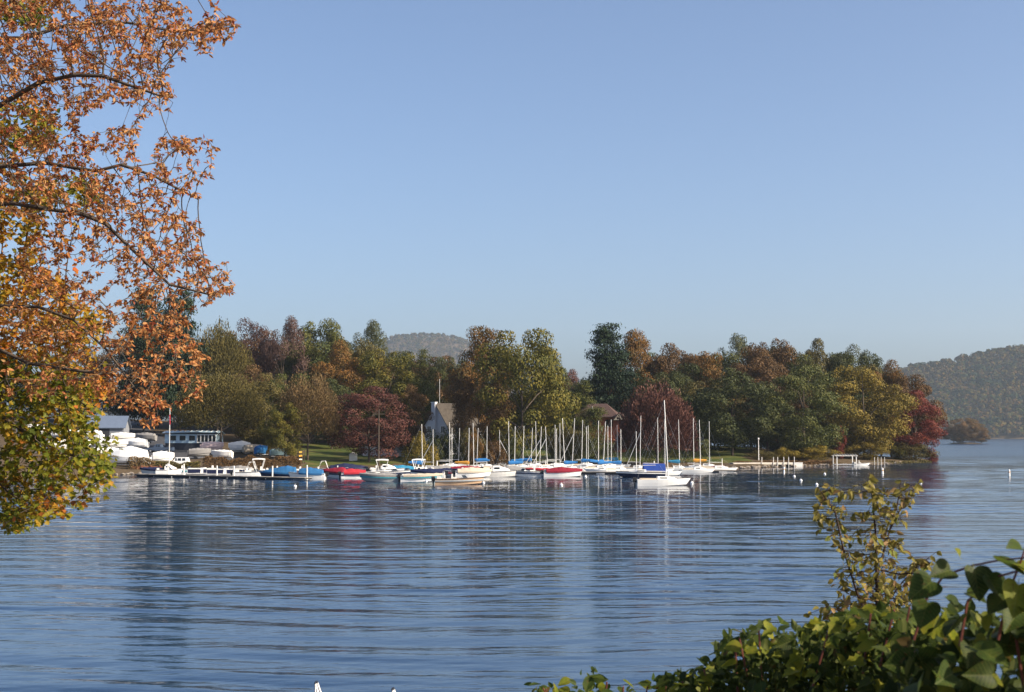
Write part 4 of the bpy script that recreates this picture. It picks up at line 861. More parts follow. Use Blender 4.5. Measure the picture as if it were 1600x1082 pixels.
def car(px, py, D, hd, m, label, name, L=4.6, truck=False):
    p = at(px, py, D); z = hz(p[0], p[1]); t = thing(name, label, 'car', (p[0], p[1], z + .02), math.radians(hd)); W = 1.8
    prof = [(-L/2, .42), (-L/2, .95), (-L/2 + .12, 1.05), (L * .24, 1.02), (L/2 - .1, .88), (L/2, .7), (L/2, .42)]
    part('body', MB().loft([[(x, y * (1 - .03 * (zz > .9)), zz) for x, zz in prof] for y in (-W/2, -W/2 + .06, W/2 - .06, W/2)]), m, t)
    cab = [(-L * .47, 1.03), (-L * .42, 1.72), (L * .08, 1.72), (L * .22, 1.01)] if not truck else [(-L * .08, 1.03), (-L * .06, 1.72), (L * .10, 1.72), (L * .22, 1.01)]
    c = part('cabin', MB().loft([[(x, y * (.86 if zz > 1.5 else .97), zz) for x, zz in cab] for y in (-W/2, W/2)]), m, t)
    xs = [(-.36, -.20), (-.17, 0.0), (.02, .11)] if not truck else [(-.04, .03), (.05, .12)]
    for s in (-1, 1):
        for a, b in xs: part('window', MB().add([(L * a, s * W * .478, 1.12), (L * b, s * W * .478, 1.12), (L * (b - .012), s * W * .447, 1.58), (L * (a + .01), s * W * .447, 1.58)], [(0, 1, 2, 3)]), GLASS, c)
        for x in (-L * .30, L * .31):
            w = part('wheel', MB().tube([(x, s * (W/2 - .2), .34), (x, s * (W/2 + .015), .34)], .34, 14), BLACK, t); part('hubcap', MB().tube([(x, s * (W/2 + .016), .34), (x, s * (W/2 + .03), .34)], .19, 10), SILVER, w)
        part('headlight', MB().box(L/2 - .02, L/2 + .02, s * .65 - .15, s * .65 + .15, .68, .82), OFFWHITE, t)
    part('bumper', MB().box(L/2 - .05, L/2 + .1, -W * .47, W * .47, .36, .52), BLACK, t)
car(279, 718, 251, 180, mat('white_car_paint', (.80, .80, .79), .25, .5, 0, .02, 1), 'white boxy SUV parked beside the flagpole', 'parked_suv', 3.9)
car(250, 700, 283, 178, mat('slate_car_paint', (.05, .07, .11), .25, .5, 0, .05, 1), 'dark slate pickup parked in shade by the boathouse', 'pickup_truck', 5.4, True)
p = at(281, 725, 243); t = thing('canoe', 'red canoe lying on the bank below the white car', 'canoe', (p[0], p[1], hz(p[0], p[1]) + .05), .05)
part('hull', MB().loft([[(x, w, .42 + .16 * abs(x / 2) ** 3), (x, w * .7, .1), (x, 0, .02), (x, -w * .7, .1), (x, -w, .42 + .16 * abs(x / 2) ** 3)] for x, w in ((-2.1, .02), (-1.5, .25), (-.6, .42), (.6, .42), (1.5, .25), (2.1, .02))]), MAROON, t); part('thwart', MB().box(-.05, .05, -.4, .4, .36, .4), TAN, t)
# kayak rack at the yard's edge
p = at(470, 722, 271); zb = hz(p[0], p[1])
t = thing('kayak_rack', 'timber kayak rack standing between yard and lawn', 'rack', (p[0], p[1], zb), 1.5)
for x in (-.9, .9):
    for y in (-.5, .5): part('post', MB().box(x - .05, x + .05, y - .05, y + .05, -.3, 2.6), BARK, t)
    for z in (.5, 1.2, 1.9): part('arm', MB().box(x - .05, x + .05, -.45, .45, z, z + .08), BARK, t)
for z, mm, lab in ((.58, OFFWHITE, 'white kayak on the bottom of the rack'), (1.28, ORANGE, 'orange kayak on the middle of the rack'), (1.98, YELLOWP, 'yellow kayak on the top of the rack')):
    k = thing('kayak', lab, 'kayak', (p[0], p[1], zb + z), 1.5, 'kayaks on the rack')
    part('hull', MB().loft([[(x, w * math.cos(a), .17 + .17 * math.sin(a)) for a in np.linspace(0, 2 * PI, 8, endpoint=False)] for x, w in ((-1.5, .02), (-1., .16), (0, .25), (1., .16), (1.5, .02))]), mm, k); part('cockpit_rim', MB().ball((0, 0, .33), .38, .2, .04, 10, 4), BLACK, k)
# small things on the lawn
p = at(552, 709, 290); t = thing('lawn_shed', 'tiny white hut with green base on the lawn', 'hut', (p[0], p[1], hz(p[0], p[1])), .1)
part('wall', MB().box(-.8, .8, -.7, .7, 0, 1.2), WHITE, t); part('roof', MB().add([(-.95, -.85, 1.2), (.95, -.85, 1.2), (.95, .85, 1.2), (-.95, .85, 1.2), (0, 0, 1.8)], [(0, 1, 4), (1, 2, 4), (2, 3, 4), (3, 0, 4), (0, 3, 2, 1)]), OFFWHITE, t); part('base', MB().box(-1.3, 1.3, -1, 1, -.2, .003), mat('green_paint', (.03, .12, .08), .6), t)
p = at(759, 716, 283); t = thing('tarped_stack', 'upright dark blue tarp-covered dinghy stack behind the masts', 'tarp', (p[0], p[1], hz(p[0], p[1])), .1)
part('tarp', MB().loft([[(x * k, y * k, z) for x, y in ((-1.15, -.8), (0, -.95), (1.15, -.8), (1.2, .8), (0, .9), (-1.2, .8))] for k, z in ((1, -.1), (1.02, 1.2), (.9, 2.4), (.45, 2.9))]), NAVY, t); part('tie_rope', MB().tube([(-1.2, -.9, 1.1), (0, -1.02, 1.15), (1.2, -.9, 1.1)], .03, 4), OFFWHITE, t)
# bank rocks at the waterline
rng = np.random.default_rng(12); rm_ = MB(); S = np.array(shore); rr = random.Random(2)
for i in range(3, len(S) - 1):
    L = np.linalg.norm(S[i + 1] - S[i])
    for k in range(int(L * 1.6)):
        c = S[i] + (S[i + 1] - S[i]) * rr.random() + np.array([0, rr.uniform(-.7, .9)]); s_ = rr.uniform(.14, .42)
        rm_.ball((c[0], c[1], rr.uniform(.0, .3)), s_ * rr.uniform(.8, 1.6), s_, s_ * .7, 6, 4, .2, rr)
o = kind(obj('shore_rocks', rm_.mesh('shore_rocks'), ROCK), 'stuff'); o['label'] = 'grey-brown rocks strewn along the waterline of the shore'; o['category'] = 'rocks'

# ------------------------------------------------------------------ foreground plants
def grow(roots, attr, step, infl, kill, iters=220, seed=0):
    """space colonisation. roots: list of polylines (first point joins an earlier node or starts the tree)"""
    P = []; par = []; limb = []
    for li, (pl, join) in enumerate(roots):
        prev = -1
        if join: prev = int(np.argmin(np.linalg.norm(np.array(P) - np.array(pl[0]), axis=1)))
        for k in range(len(pl) - 1):
            a, b = np.array(pl[k], float), np.array(pl[k + 1], float); n = max(1, int(np.linalg.norm(b - a) / step))
            for j in range(n + (k == len(pl) - 2)):
                P.append(a + (b - a) * j / n); par.append(prev); limb.append(li); prev = len(P) - 1
    A = np.array(attr); rng = np.random.default_rng(seed); P = [np.array(p) for p in P]
    arr = np.array(P); near = np.full(len(A), -1); nd = np.full(len(A), 1e9)
    for i in range(0, len(arr), 500):
        d = np.linalg.norm(A[:, None] - arr[None, i:i + 500], axis=2); j = d.argmin(1); v = d[np.arange(len(A)), j]; u = v < nd; nd[u] = v[u]; near[u] = j[u] + i
    alive = np.ones(len(A), bool)
    for it in range(iters):
        act = alive & (nd < infl)
        if not act.any(): break
        ids = near[act]; dv = A[act] - np.array(P)[ids]; dv /= np.linalg.norm(dv, axis=1)[:, None] + 1e-9
        u, inv = np.unique(ids, return_inverse=True); acc = np.zeros((len(u), 3)); np.add.at(acc, inv, dv)
        acc += rng.normal(0, .12, acc.shape); acc /= np.linalg.norm(acc, axis=1)[:, None] + 1e-9
        start = len(P)
        for q, d in zip(u, acc): P.append(P[q] + d * step); par.append(int(q)); limb.append(limb[q])
        new = np.array(P[start:]); al = np.where(alive)[0]
        d = np.linalg.norm(A[al][:, None] - new[None], axis=2); j = d.argmin(1); v = d[np.arange(len(al)), j]; up = v < nd[al]
        nd[al[up]] = v[up]; near[al[up]] = j[up] + start; alive &= nd > kill
    return np.array(P), np.array(par), np.array(limb)
def radii(P, par, tip, ex=2.35):
    n = len(P); acc = np.zeros(n); r = np.zeros(n)
    kids = np.zeros(n, int); np.add.at(kids, par[par >= 0], 1)
    for i in range(n - 1, -1, -1):
        r[i] = tip if kids[i] == 0 else max(tip, acc[i] ** (1 / ex))
        if par[i] >= 0: acc[par[i]] += r[i] ** ex
    return r, kids
def wood_parts(t, P, par, limb, r, m, names, sides=5):
    for li, nm in enumerate(names):
        idx = np.where((limb == li) & (par >= 0))[0]
        if len(idx) == 0: continue
        a, b = P[par[idx]], P[idx]; ra, rb = np.minimum(r[par[idx]], r[idx] * 1.6), r[idx]
        d = b - a; d /= np.linalg.norm(d, axis=1)[:, None] + 1e-9; ref = np.where(np.abs(d[:, 2:3]) < .9, [[0, 0, 1.]], [[1., 0, 0]])
        u = np.cross(d, ref); u /= np.linalg.norm(u, axis=1)[:, None]; w = np.cross(d, u); V = []
        for base, rad in ((a, ra), (b, rb)):
            for k in range(sides): th = 2 * PI * k / sides; V.append(base + (math.cos(th) * u + math.sin(th) * w) * rad[:, None])
        V = np.stack(V, 1).reshape(-1, 3); o = np.arange(len(idx))[:, None] * (2 * sides)
        F = np.concatenate([o + np.array([[k, (k + 1) % sides, sides + (k + 1) % sides, sides + k]]) for k in range(sides)])
        obj(nm, np_mesh(nm, V, F), m, t)
def lobes(spec, D, dD, rng, dens=1.0):
    out = []
    for cx, cy, rx, ry, n in spec:
        n = int(n * dens); a = rng.uniform(0, 2 * PI, n); q = np.sqrt(rng.uniform(0, 1, n)); dd = D + rng.normal(0, dD, n)
        out += [at(cx + rx * math.cos(t) * k, cy + ry * math.sin(t) * k, d) for t, k, d in zip(a, q, dd)]
    return out
def leaf_mesh(C, dirs, nrm, L, W, outline, fold=.15):
    """leaves as fans: outline = [(along 0..1, across)] right half; folded along the midrib"""
    n = len(C); side = np.cross(nrm, dirs); side /= np.linalg.norm(side, axis=1)[:, None] + 1e-9; nn = np.cross(dirs, side)
    pts = [(0, 0)] + outline + [(1, 0)] + [(a, -w) for a, w in reversed(outline)]; m = len(pts); V = np.zeros((n, m, 3))
    for k, (a, w) in enumerate(pts): V[:, k] = C + dirs * (L * a)[:, None] + side * (W * w)[:, None] + nn * (abs(w) * W * fold - L * .22 * a * a)[:, None]
    mid = len(outline) + 1; tri = []
    for k in range(1, mid): tri.append((0, k, k + 1))
    for k in range(mid, m - 1): tri.append((0, k, k + 1))
    F = (np.arange(n)[:, None, None] * m + np.array(tri)[None]).reshape(-1, 3)
    return V.reshape(-1, 3), F
def unit(v): return v / (np.linalg.norm(v, axis=-1, keepdims=True) + 1e-9)

# russet oak overhanging the view
rng = np.random.default_rng(31); DO = 22.
O = [at(-330, 700, DO) * np.array([1, 1, 0]) + np.array([0, 0, 4.2])]
tr_ = [O[0], at(-320, 480, DO), at(-300, 300, DO), at(-290, 120, DO), at(-270, -120, DO), at(-250, -320, DO)]
OLIMB = [([tr_[2], at(-120, 240, 21.5), at(0, 165, 21), at(60, 130, 20.8), at(115, 118, 20.6), at(160, 119, 20.5), at(250, 150, 20.3)], True),
         ([tr_[3], at(-120, 60, 22.5), at(40, 60, 22.6), at(110, 38, 22.6), at(200, 36, 22.5), at(275, 50, 22.4), at(374, 42, 22.2)], True),
         ([tr_[3], at(-140, -40, 23), at(60, -20, 23), at(180, -30, 22.8), at(260, 10, 22.5)], True),
         ([tr_[2], at(-150, 280, 22), at(-10, 262, 21.6), at(70, 255, 21.4), at(150, 268, 21.2), at(190, 258, 21.2), at(240, 275, 21.1), at(310, 312, 21)], True),
         ([tr_[1], at(-140, 330, 21), at(20, 318, 20.8), at(130, 336, 20.6), at(165, 350, 20.5), at(215, 398, 20.4), at(265, 445, 20.4), at(345, 465, 20.3)], True),
         ([tr_[1], at(-150, 470, 21.4), at(0, 478, 21), at(60, 480, 20.8), at(115, 500, 20.7), at(165, 545, 20.6), at(235, 640, 20.5)], True),
         ([tr_[1], at(-160, 540, 22), at(-10, 542, 21.6), at(45, 568, 21.5), at(110, 578, 21.3), at(200, 590, 21.2), at(290, 600, 21)], True),
         ([tr_[3], at(-420, 60, 24), at(-600, 0, 25)], True), ([tr_[2], at(-450, 260, 20), at(-640, 240, 19)], True), ([tr_[4], at(-150, -250, 22), at(0, -330, 22)], True)]
spec = [(60, 50, 120, 60, 190), (190, 55, 90, 50, 130), (300, 50, 70, 42, 50), (355, 42, 22, 14, 8), (120, 130, 110, 45, 120), (230, 135, 45, 42, 36), (20, 120, 70, 60, 70), (50, 215, 90, 45, 90), (175, 215, 50, 26, 16), (290, 232, 50, 22, 26),
        (285, 280, 45, 18, 14), (225, 265, 40, 24, 20), (90, 300, 110, 45, 130), (200, 320, 65, 40, 48), (265, 360, 60, 32, 55), (325, 430, 38, 36, 28), (255, 420, 70, 42, 60), (140, 410, 120, 60, 95), (350, 458, 15, 12, 6),
        (100, 500, 120, 60, 60), (225, 510, 75, 45, 60), (280, 560, 45, 42, 32), (200, 600, 65, 40, 55), (245, 645, 34, 28, 22), (80, 590, 90, 40, 26), (300, 605, 20, 22, 8), (-150, 120, 150, 130, 170), (-150, 380, 150, 130, 170),
        (0, -110, 240, 80, 170), (-300, -150, 240, 140, 110), (-420, 120, 160, 160, 90), (-430, 350, 150, 120, 70), (210, -40, 120, 50, 60)]
A = lobes(spec, 21.2, 1.1, rng, 2.1)
P, par, limb = grow([(tr_, False)] + OLIMB, A, .13, 2.6, .15, 260, 3)
r, kids = radii(P, par, .0034); r[limb == 0] = np.maximum(r[limb == 0], .06)
t = thing('oak_tree', 'russet-leaved oak reaching over the lake from the near bank', 'tree', tuple(O[0]))
def rebase(P, o): return P - np.array(o)
wood_parts(t, rebase(P, O[0]), par, limb, r, BARK, ['trunk'] + ['limb'] * len(OLIMB))
tips = np.where((r < .0075) & (limb > 0))[0]; sel = tips[rng.uniform(0, 1, len(tips)) < np.where(kids[tips] == 0, 1., .42)]
q = 10; n = len(sel) * q; base = np.repeat(rebase(P[sel], O[0]), q, 0) + rng.normal(0, .015, (n, 3))
dirs = unit(rng.normal(0, 1, (n, 3)) * np.array([1, 1, .7]) + np.array([0, 0, -.45])); nrm = unit(rng.normal(0, .6, (n, 3)) + np.array([0, 0, .8]))
V, F = leaf_mesh(base, dirs, nrm, rng.uniform(.045, .10, n), rng.uniform(.8, 1.2, n) * .0165, [(.3, .8), (.65, 1.)], .3)
kind(obj('crown', np_mesh('crown', V, F), foliage('oak_leaves', [(.24, .060, .035), (.36, .13, .045), (.45, .20, .07), (.44, .26, .11), (.40, .17, .06), (.27, .065, .045)], .9, .38, .5, .6), t), 'stuff')

# maple behind it, green turning yellow and orange
rng = np.random.default_rng(37); DM = 26.
O = at(-300, 690, DM) * np.array([1, 1, 0]) + np.array([0, 0, 3.6])
tm = [O, at(-290, 560, DM), at(-270, 380, DM), at(-250, 150, DM), at(-230, -100, DM)]
MLIMB = [([tm[1], at(-150, 590, 25.5), at(0, 650, 25), at(80, 700, 24.8), at(150, 725, 24.6)], True), ([tm[1], at(-160, 640, 26), at(-20, 740, 25.5), at(40, 790, 25.2), at(70, 800, 25)], True), ([tm[2], at(-120, 420, 26), at(0, 470, 25.6), at(90, 500, 25.4), at(130, 520, 25.2)], True),
         ([tm[2], at(-130, 520, 26.5), at(10, 590, 26.3), at(110, 620, 26)], True), ([tm[3], at(-100, 180, 27), at(0, 200, 27), at(60, 230, 27)], True), ([tm[3], at(-100, 60, 27), at(0, 30, 27), at(60, 30, 27)], True), ([tm[2], at(-100, 320, 27), at(20, 300, 27), at(110, 300, 27)], True)]
spec = [(45, 480, 90, 56, 150), (110, 505, 56, 36, 80), (40, 580, 95, 50, 150), (110, 610, 60, 40, 60), (50, 665, 105, 42, 190), (125, 712, 55, 38, 90), (75, 740, 75, 28, 90), (50, 790, 62, 24, 60), (15, 812, 34, 24, 34), (165, 745, 20, 10, 8), (118, 800, 8, 9, 3), (-130, 640, 130, 120, 200), (-150, 450, 130, 110, 150),
        (30, 20, 60, 35, 40), (35, 195, 60, 45, 50), (100, 300, 80, 28, 40), (10, 330, 60, 40, 40), (30, 400, 60, 40, 50), (-130, 200, 120, 140, 120), (-120, -30, 120, 90, 90), (-400, 350, 120, 250, 150)]
A = lobes(spec, 25.5, .9, rng, 1.15); P, par, limb = grow([(tm, False)] + MLIMB, A, .2, 2.8, .24, 200, 5)
r, kids = radii(P, par, .006); r[limb == 0] = np.maximum(r[limb == 0], .08)
t = thing('maple_tree', 'maple turning green to yellow and orange behind the russet oak', 'tree', tuple(O))
wood_parts(t, rebase(P, O), par, limb, r, BARK, ['trunk'] + ['limb'] * len(MLIMB))
sel = np.where((r < .02) & (limb > 0))[0]; q = 8; n = len(sel) * q
base = np.repeat(rebase(P[sel], O), q, 0) + rng.normal(0, .085, (n, 3)); dirs = unit(rng.normal(0, 1, (n, 3)) * np.array([1, 1, .5]) + np.array([.25, -.25, -.35])); nrm = unit(rng.normal(0, .45, (n, 3)) + np.array([.2, -.35, .8]))
V, F = leaf_mesh(base, dirs, nrm, rng.uniform(.075, .14, n), rng.uniform(.045, .075, n), [(.05, .55), (.22, .5), (.38, 1.0), (.5, .5), (.7, .48)], .15)
gold = np.repeat(np.isin(limb[sel], (3,)) | ((P[sel][:, 2] > at(0, 570, 25.5)[2]) & (P[sel][:, 2] < at(0, 380, 25.5)[2])), q); per = len(V) // n; VV = V.reshape(n, per, 3); tri1 = F.reshape(n, -1, 3)[0]
for msk, mm in ((gold, foliage('maple_gold', [(.12, .12, .016), (.25, .18, .02), (.36, .19, .02), (.42, .16, .02), (.40, .11, .03)], .8, .4, .45, .4)),
                (~gold, foliage('maple_leaves', [(.050, .068, .011), (.080, .102, .014), (.125, .138, .016), (.20, .175, .018), (.32, .19, .02), (.40, .13, .03)], .75, .4, .45, .38))):
    m_ = int(msk.sum()); Fm = (np.arange(m_)[:, None, None] * per + tri1[None]).reshape(-1, 3); kind(obj('crown', np_mesh('crown', VV[msk].reshape(-1, 3), Fm), mm, t), 'stuff')

# ------------------------------------------------------------------ near bank: sapling, shrubs, vine
def leaf_shape(name, L, W, outline, fold=.18, petiole=.25):
    V, F = leaf_mesh(np.zeros((1, 3)), np.array([[1., 0, 0]]), np.array([[0, 0, 1.]]), np.array([L]), np.array([W]), outline, fold)
    V = V + np.array([petiole * L, 0, 0]); n = len(V); V = np.vstack([V, [[0, -.012 * L, 0], [0, .012 * L, 0], [petiole * L * 1.1, .012 * L, 0], [petiole * L * 1.1, -.012 * L, 0]]])
    F = np.vstack([F, [[n, n + 1, n + 2], [n, n + 2, n + 3]]]); me = np_mesh(name, V, F); return me
OVATE = [(.06, .35), (.2, .8), (.4, 1.), (.62, .82), (.84, .36)]
HEART = [(-.10, .45), (-.02, .85), (.22, 1.06), (.48, .92), (.75, .5)]
LOBED = [(-.05, .5), (.1, .8), (.3, 1.05), (.38, .66), (.6, .78), (.66, .42), (.85, .24)]
def fine(o, n=11):                # round off a leaf outline
    o = [(o[0][0] * .5, 0.)] + o + [(1., 0.)]; t = np.linspace(0, len(o) - 1, n + 2)[1:-1]; k = np.arange(len(o)); out = []
    for q in t:
        i = min(int(q), len(o) - 2); f = q - i; p = [np.array(o[max(0, min(len(o) - 1, i + d))]) for d in (-1, 0, 1, 2)]
        v = .5 * (2 * p[1] + (p[2] - p[0]) * f + (2 * p[0] - 5 * p[1] + 4 * p[2] - p[3]) * f * f + (3 * p[1] - p[0] - 3 * p[2] + p[3]) * f ** 3); out.append((float(v[0]), max(.0, float(v[1]))))
    return out
from mathutils import Matrix
def frame(d, up, roll):
    d = Vector(d).normalized(); s = Vector(up).cross(d)
    if s.length < 1e-4: s = Vector((1, 0, 0)).cross(d)
    s.normalize(); n = d.cross(s); M = Matrix((d, s, n)).transposed(); return (M @ Matrix.Rotation(roll, 3, 'X')).to_euler()
def put_leaf(t, me, m, p, d, up, roll, sc):
    o = obj('leaf', me, m, t, tuple(p)); o.rotation_euler = frame(d, up, roll); o.scale = (sc, sc, sc); return o

# yellowing sapling
rng = np.random.default_rng(51); DS = 9.0
O = at(1372, 1075, DS); O[2] = 4.0
st = [([O, at(1372, 1000, DS), at(1370, 900, DS), at(1368, 830, DS), at(1362, 770, 8.95), at(1358, 738, 8.9)], False), ([at(1372, 1000, DS), at(1340, 930, 8.9), at(1318, 860, 8.8), at(1305, 800, 8.8), at(1278, 762, 8.75)], True),
      ([at(1370, 900, DS), at(1390, 830, 9.1), at(1402, 790, 9.1), at(1408, 752, 9.1)], True), ([at(1390, 830, 9.1), at(1415, 780, 9.15), at(1436, 752, 9.2)], True), ([at(1372, 960, DS), at(1410, 910, 9.1), at(1438, 882, 9.2), at(1464, 862, 9.2)], True), ([at(1372, 1000, DS), at(1330, 960, 8.9), at(1292, 948, 8.8), at(1268, 958, 8.8)], True)]
spec = [(1298, 790, 26, 34, 26), (1312, 840, 18, 30, 16), (1362, 780, 14, 36, 18), (1392, 800, 22, 36, 26), (1430, 775, 12, 22, 8), (1375, 850, 40, 34, 46), (1350, 905, 52, 38, 80), (1395, 910, 42, 36, 62), (1385, 950, 50, 26, 60), (1440, 880, 22, 16, 10), (1318, 950, 38, 20, 34), (1290, 958, 24, 12, 10), (1280, 815, 12, 16, 6)]
A = lobes(spec, 9.0, .16, rng, 1.9); P, par, limb = grow(st, A, .04, .6, .042, 200, 9); r, kids = radii(P, par, .0016)
t = thing('sapling', 'slender sapling with yellowing drooping leaves above the shrubs', 'sapling', tuple(O)); wood_parts(t, rebase(P, O), par, limb, r, BARKD, ['stem'] + ['branch'] * (len(st) - 1), 4)
sm = leaf_shape('leaf', .056, .017, OVATE, .3); LS = [foliage('sapling_leaf_%d' % i, c, 8., .4, .45, .5) for i, c in enumerate(([(.13, .12, .03), (.20, .17, .04), (.26, .20, .06)], [(.20, .13, .05), (.30, .20, .09), (.22, .11, .05)], [(.09, .11, .02), (.15, .17, .03), (.10, .10, .03)]))]
cand = np.where((r < .0035) & (P[:, 2] > 5.15))[0]; rng.shuffle(cand); cand = cand[:950]
for i in cand[:290]:
    d = unit(rng.normal(0, 1, 3) * np.array([1, 1, .45]) + np.array([0, 0, -.75])); put_leaf(t, sm, LS[int(rng.choice(3, p=[.45, .35, .2]))], rebase(P[i], O), d, (rng.uniform(-1, 1), -.6, .6), rng.uniform(-1.2, 1.2), rng.uniform(.7, 1.2))
n = len(cand[290:]) ; base = rebase(P[cand[290:]], O); dirs = unit(rng.normal(0, 1, (n, 3)) * np.array([1, 1, .45]) + np.array([0, 0, -.75]))
V, F = leaf_mesh(base, dirs, unit(rng.normal(0, 1, (n, 3))), rng.uniform(.04, .062, n), np.full(n, .016), OVATE, .3); kind(obj('small_leaves', np_mesh('small_leaves', V, F), LS[0], t), 'stuff')

def shrub(name, label, cat, outline, dfun, ground, nbig, ninner, meshes, mats, seed, size, inner_size, maxy=1130, extra=()):
    """outline: [(px, py)] upper edge of the plant in the photograph; dfun(px) its distance"""
    rng = np.random.default_rng(seed); ox = [o[0] for o in outline]; oy = [o[1] for o in outline]; xm = (ox[0] + ox[-1]) / 2; p0 = at(xm, 1082, dfun(xm)); O = np.array([p0[0], p0[1] + .3, ground])
    t = thing(name, label, cat, tuple(O))
    def pick(n, back):
        px = rng.uniform(ox[0], ox[-1], n); top = np.interp(px, ox, oy); py = top + np.abs(rng.normal(0, 1, n)) * 34 * (1 + back) + rng.uniform(0, 1, n) ** 2 * np.maximum(0, maxy - top) * .95
        return [at(a, b, dfun(a) + .0024 * (b - c) * -1 * .6 + rng.uniform(0, .55) * (1 + back)) for a, b, c in zip(px, py, top)]
    for p in pick(nbig, 0):
        d = unit(np.array([rng.normal(0, 1), rng.normal(-.5, .7), rng.normal(-.25, .5)])); up = (rng.normal(.3, .5), rng.normal(-.3, .5), rng.uniform(.3, 1.1))
        put_leaf(t, meshes[int(rng.integers(len(meshes)))], mats[int(rng.choice(len(mats), p=[.5, .3, .2][:len(mats)] if len(mats) == 3 else None))], p - O, d, up, rng.normal(0, .35), size * rng.uniform(.65, 1.25))
    for ax, ay, sz, dx, dz, mi in extra: put_leaf(t, meshes[0], mats[mi], at(ax, ay, dfun(ax)) - O, (dx, -.55, dz), (.2, -.55, .8), rng.normal(0, .2), sz)
    C = np.array(pick(ninner, 1.2)) - O + np.array([0, .25, -.05]); n = len(C); dirs = unit(rng.normal(0, 1, (n, 3)) + np.array([0, -.3, -.2])); nr = unit(rng.normal(0, .7, (n, 3)) + np.array([.2, -.2, .7]))
    V, F = leaf_mesh(C, dirs, nr, rng.uniform(.6, 1.2, n) * inner_size, rng.uniform(.28, .45, n) * inner_size, OVATE, .2); kind(obj('inner_foliage', np_mesh('inner_foliage', V, F), mats[-1] if len(mats) == 2 else VG[2], t), 'stuff')  # inner leaves take the darkest green: shade of the gaps put into colour
    for k in range(9):
        a = rng.uniform(ox[0] + 15, ox[-1] - 5); e = at(a, np.interp(a, ox, oy) + 14, dfun(a) + .2) - O; b = np.array([e[0] * .6 + rng.uniform(-.15, .15), e[1] * .7 + .1, 0]); part('stem', MB().tube([b, (b + e) / 2 + np.array([rng.uniform(-.08, .08), 0, .06]), e], .011, 5, .004), mat('red_stem', (.16, .05, .035), .6, .3, 0, .2, 9), t)
    return t
VG = [foliage('vine_leaf_%d' % i, c, 2.2,  .5, .5, .3, .12, veins=True) for i, c in enumerate(([(.028, .050, .010), (.045, .072, .014), (.075, .100, .016)], [(.10, .125, .014), (.17, .185, .018), (.24, .215, .024)], [(.022, .036, .010), (.040, .058, .013), (.062, .080, .016)]))]  # brighter set stands for sunlit leaves, darkest for the shade inside
heart = [leaf_shape('leaf', 1., .48, fine(HEART, 13), .34, .2), leaf_shape('leaf', 1., .42, fine(HEART, 13), .5, .2)]; lob = [leaf_shape('leaf', 1., .46, LOBED, .2, .2), leaf_shape('leaf', 1., .38, fine(OVATE, 9), .25, .2), leaf_shape('leaf', 1., .42, LOBED, .3, .2)]
oval = [leaf_shape('leaf', 1., .34, OVATE, .25, .2), leaf_shape('leaf', 1., .27, OVATE, .35, .2)]
BIGV = [(1462, 905, 0.086, -1, -.5, 0), (1490, 890, 0.069, -.9, -.1, 1), (1520, 880, 0.086, .1, -1, 1), (1548, 872, 0.083, .9, -.3, 0), (1540, 895, 0.069, .5, -.9, 0), (1580, 880, 0.083, .9, -.5, 2), (1592, 905, 0.089, -.3, -.9, 2), (1500, 872, 0.031, -.4, .8, 2), (1452, 935, 0.076, -.5, -.9, 0), (1475, 930, 0.048, .6, -.6, 0), (1570, 935, 0.062, -.8, -.4, 1), (1610, 870, 0.083, .8, .1, 1), (1530, 955, 0.048, .3, -.9, 2), (1505, 925, 0.055, .9, -.3, 0), (1630, 900, 0.083, .5, -.7, 1), (1600, 858, 0.055, -.8, .2, 0)]
vt = shrub('broadleaf_vine', 'broad heart-leaved vine mound with dark shaded leaves', 'vine', [(1428, 990), (1446, 968), (1480, 955), (1520, 948), (1560, 945), (1600, 940), (1680, 900), (1780, 890)], lambda x: 3.9 - (x - 1430) * .0012, 4.7, 150, 900, heart, [VG[0], VG[2], VG[1]], 61, .068, .06, extra=BIGV)
for pts in ([(1428, 1000), (1448, 935), (1475, 900), (1520, 884), (1560, 876), (1640, 868)], [(1500, 1010), (1512, 940), (1545, 905), (1600, 890), (1660, 880)], [(1560, 1000), (1575, 930), (1596, 875), (1604, 850)]):
    part('cane', MB().tube([at(a, b, 3.92 - (a - 1430) * .0012) - np.array(vt.location) for a, b in pts], .0045, 5, .002), mat('red_stem', (.16, .05, .035), .6, .3, 0, .2, 9), vt)
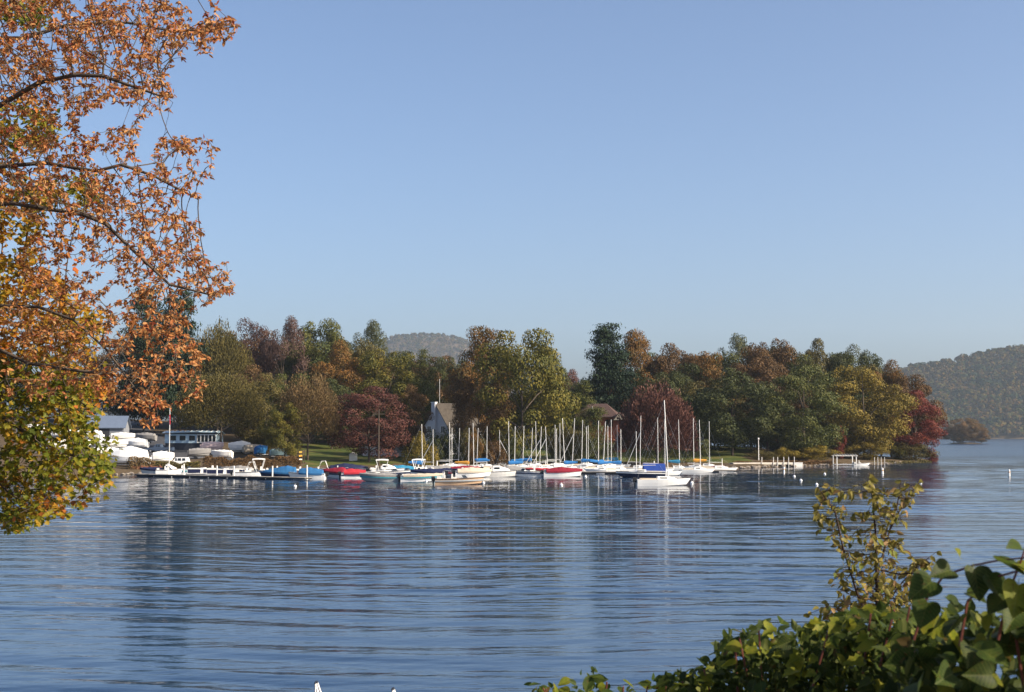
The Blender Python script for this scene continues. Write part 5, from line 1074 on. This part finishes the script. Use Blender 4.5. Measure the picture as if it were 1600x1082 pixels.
shrub('leafy_shrub', 'dense green-yellow leafy shrub on the near bank under sapling', 'shrub', [(1040, 1058), (1080, 1040), (1120, 1025), (1138, 990), (1165, 978), (1200, 968), (1240, 978), (1275, 968), (1310, 962), (1345, 948), (1385, 942), (1420, 935), (1450, 945), (1500, 960)], lambda x: 6.6 - (x - 1040) * .0042, 4.5, 295, 4200, lob, [VG[1], VG[0], VG[2]], 62, .070, .055)
shrub('low_sprig', 'low leafy sprigs poking up beside the leafy shrub', 'shrub', [(828, 1056), (845, 1060), (872, 1068), (900, 1058), (915, 1030), (924, 1024), (934, 1048), (955, 1054), (985, 1062), (1040, 1056), (1080, 1046)], lambda x: 7.4 - (x - 832) * .002, 4.3, 130, 260, oval, [VG[1], VG[0]], 63, .075, .05)

# white tubular trestles at the foot of the bank, only their peaks show
for px, py, lab in ((494, 1067, 'white tubular A-frame trestle whose peak shows above the bank'), (614, 1077, 'lower white tubular trestle with just its tip showing')):
    p = at(px, py, 27.); t = thing('trestle', lab, 'trestle', (p[0], p[1], 0)); h = p[2]
    for s, dx in ((-1, .15), (1, .75)):
        for sy in (-.5, .5): part('leg', MB().tube([(0, sy * .2, h), (s * .1 + dx, sy, -.6)], .02, 6), OFFWHITE, t)
    part('peak_cap', MB().ball((0, 0, h), .035, .14, .03, 8, 5), BLACK, t); part('crossbar', MB().tube([(.02, -.34, h * .6), (.02, .34, h * .6)], .018, 5), OFFWHITE, t)

# ------------------------------------------------------------------ autumn haze over the lake
hm = bpy.data.materials.new('haze'); hm.use_nodes = True; nt = hm.node_tree; nt.nodes.clear(); out = nt.nodes.new('ShaderNodeOutputMaterial'); pv = nt.nodes.new('ShaderNodeVolumePrincipled')
pv.inputs['Color'].default_value = (.70, .84, 1, 1); pv.inputs['Density'].default_value = .00006; pv.inputs['Anisotropy'].default_value = .2; nt.links.new(pv.outputs[0], out.inputs['Volume'])
kind(obj('haze', MB().box(-2700, 2700, -80, 5700, -4, 440).mesh('haze'), hm), 'stuff')
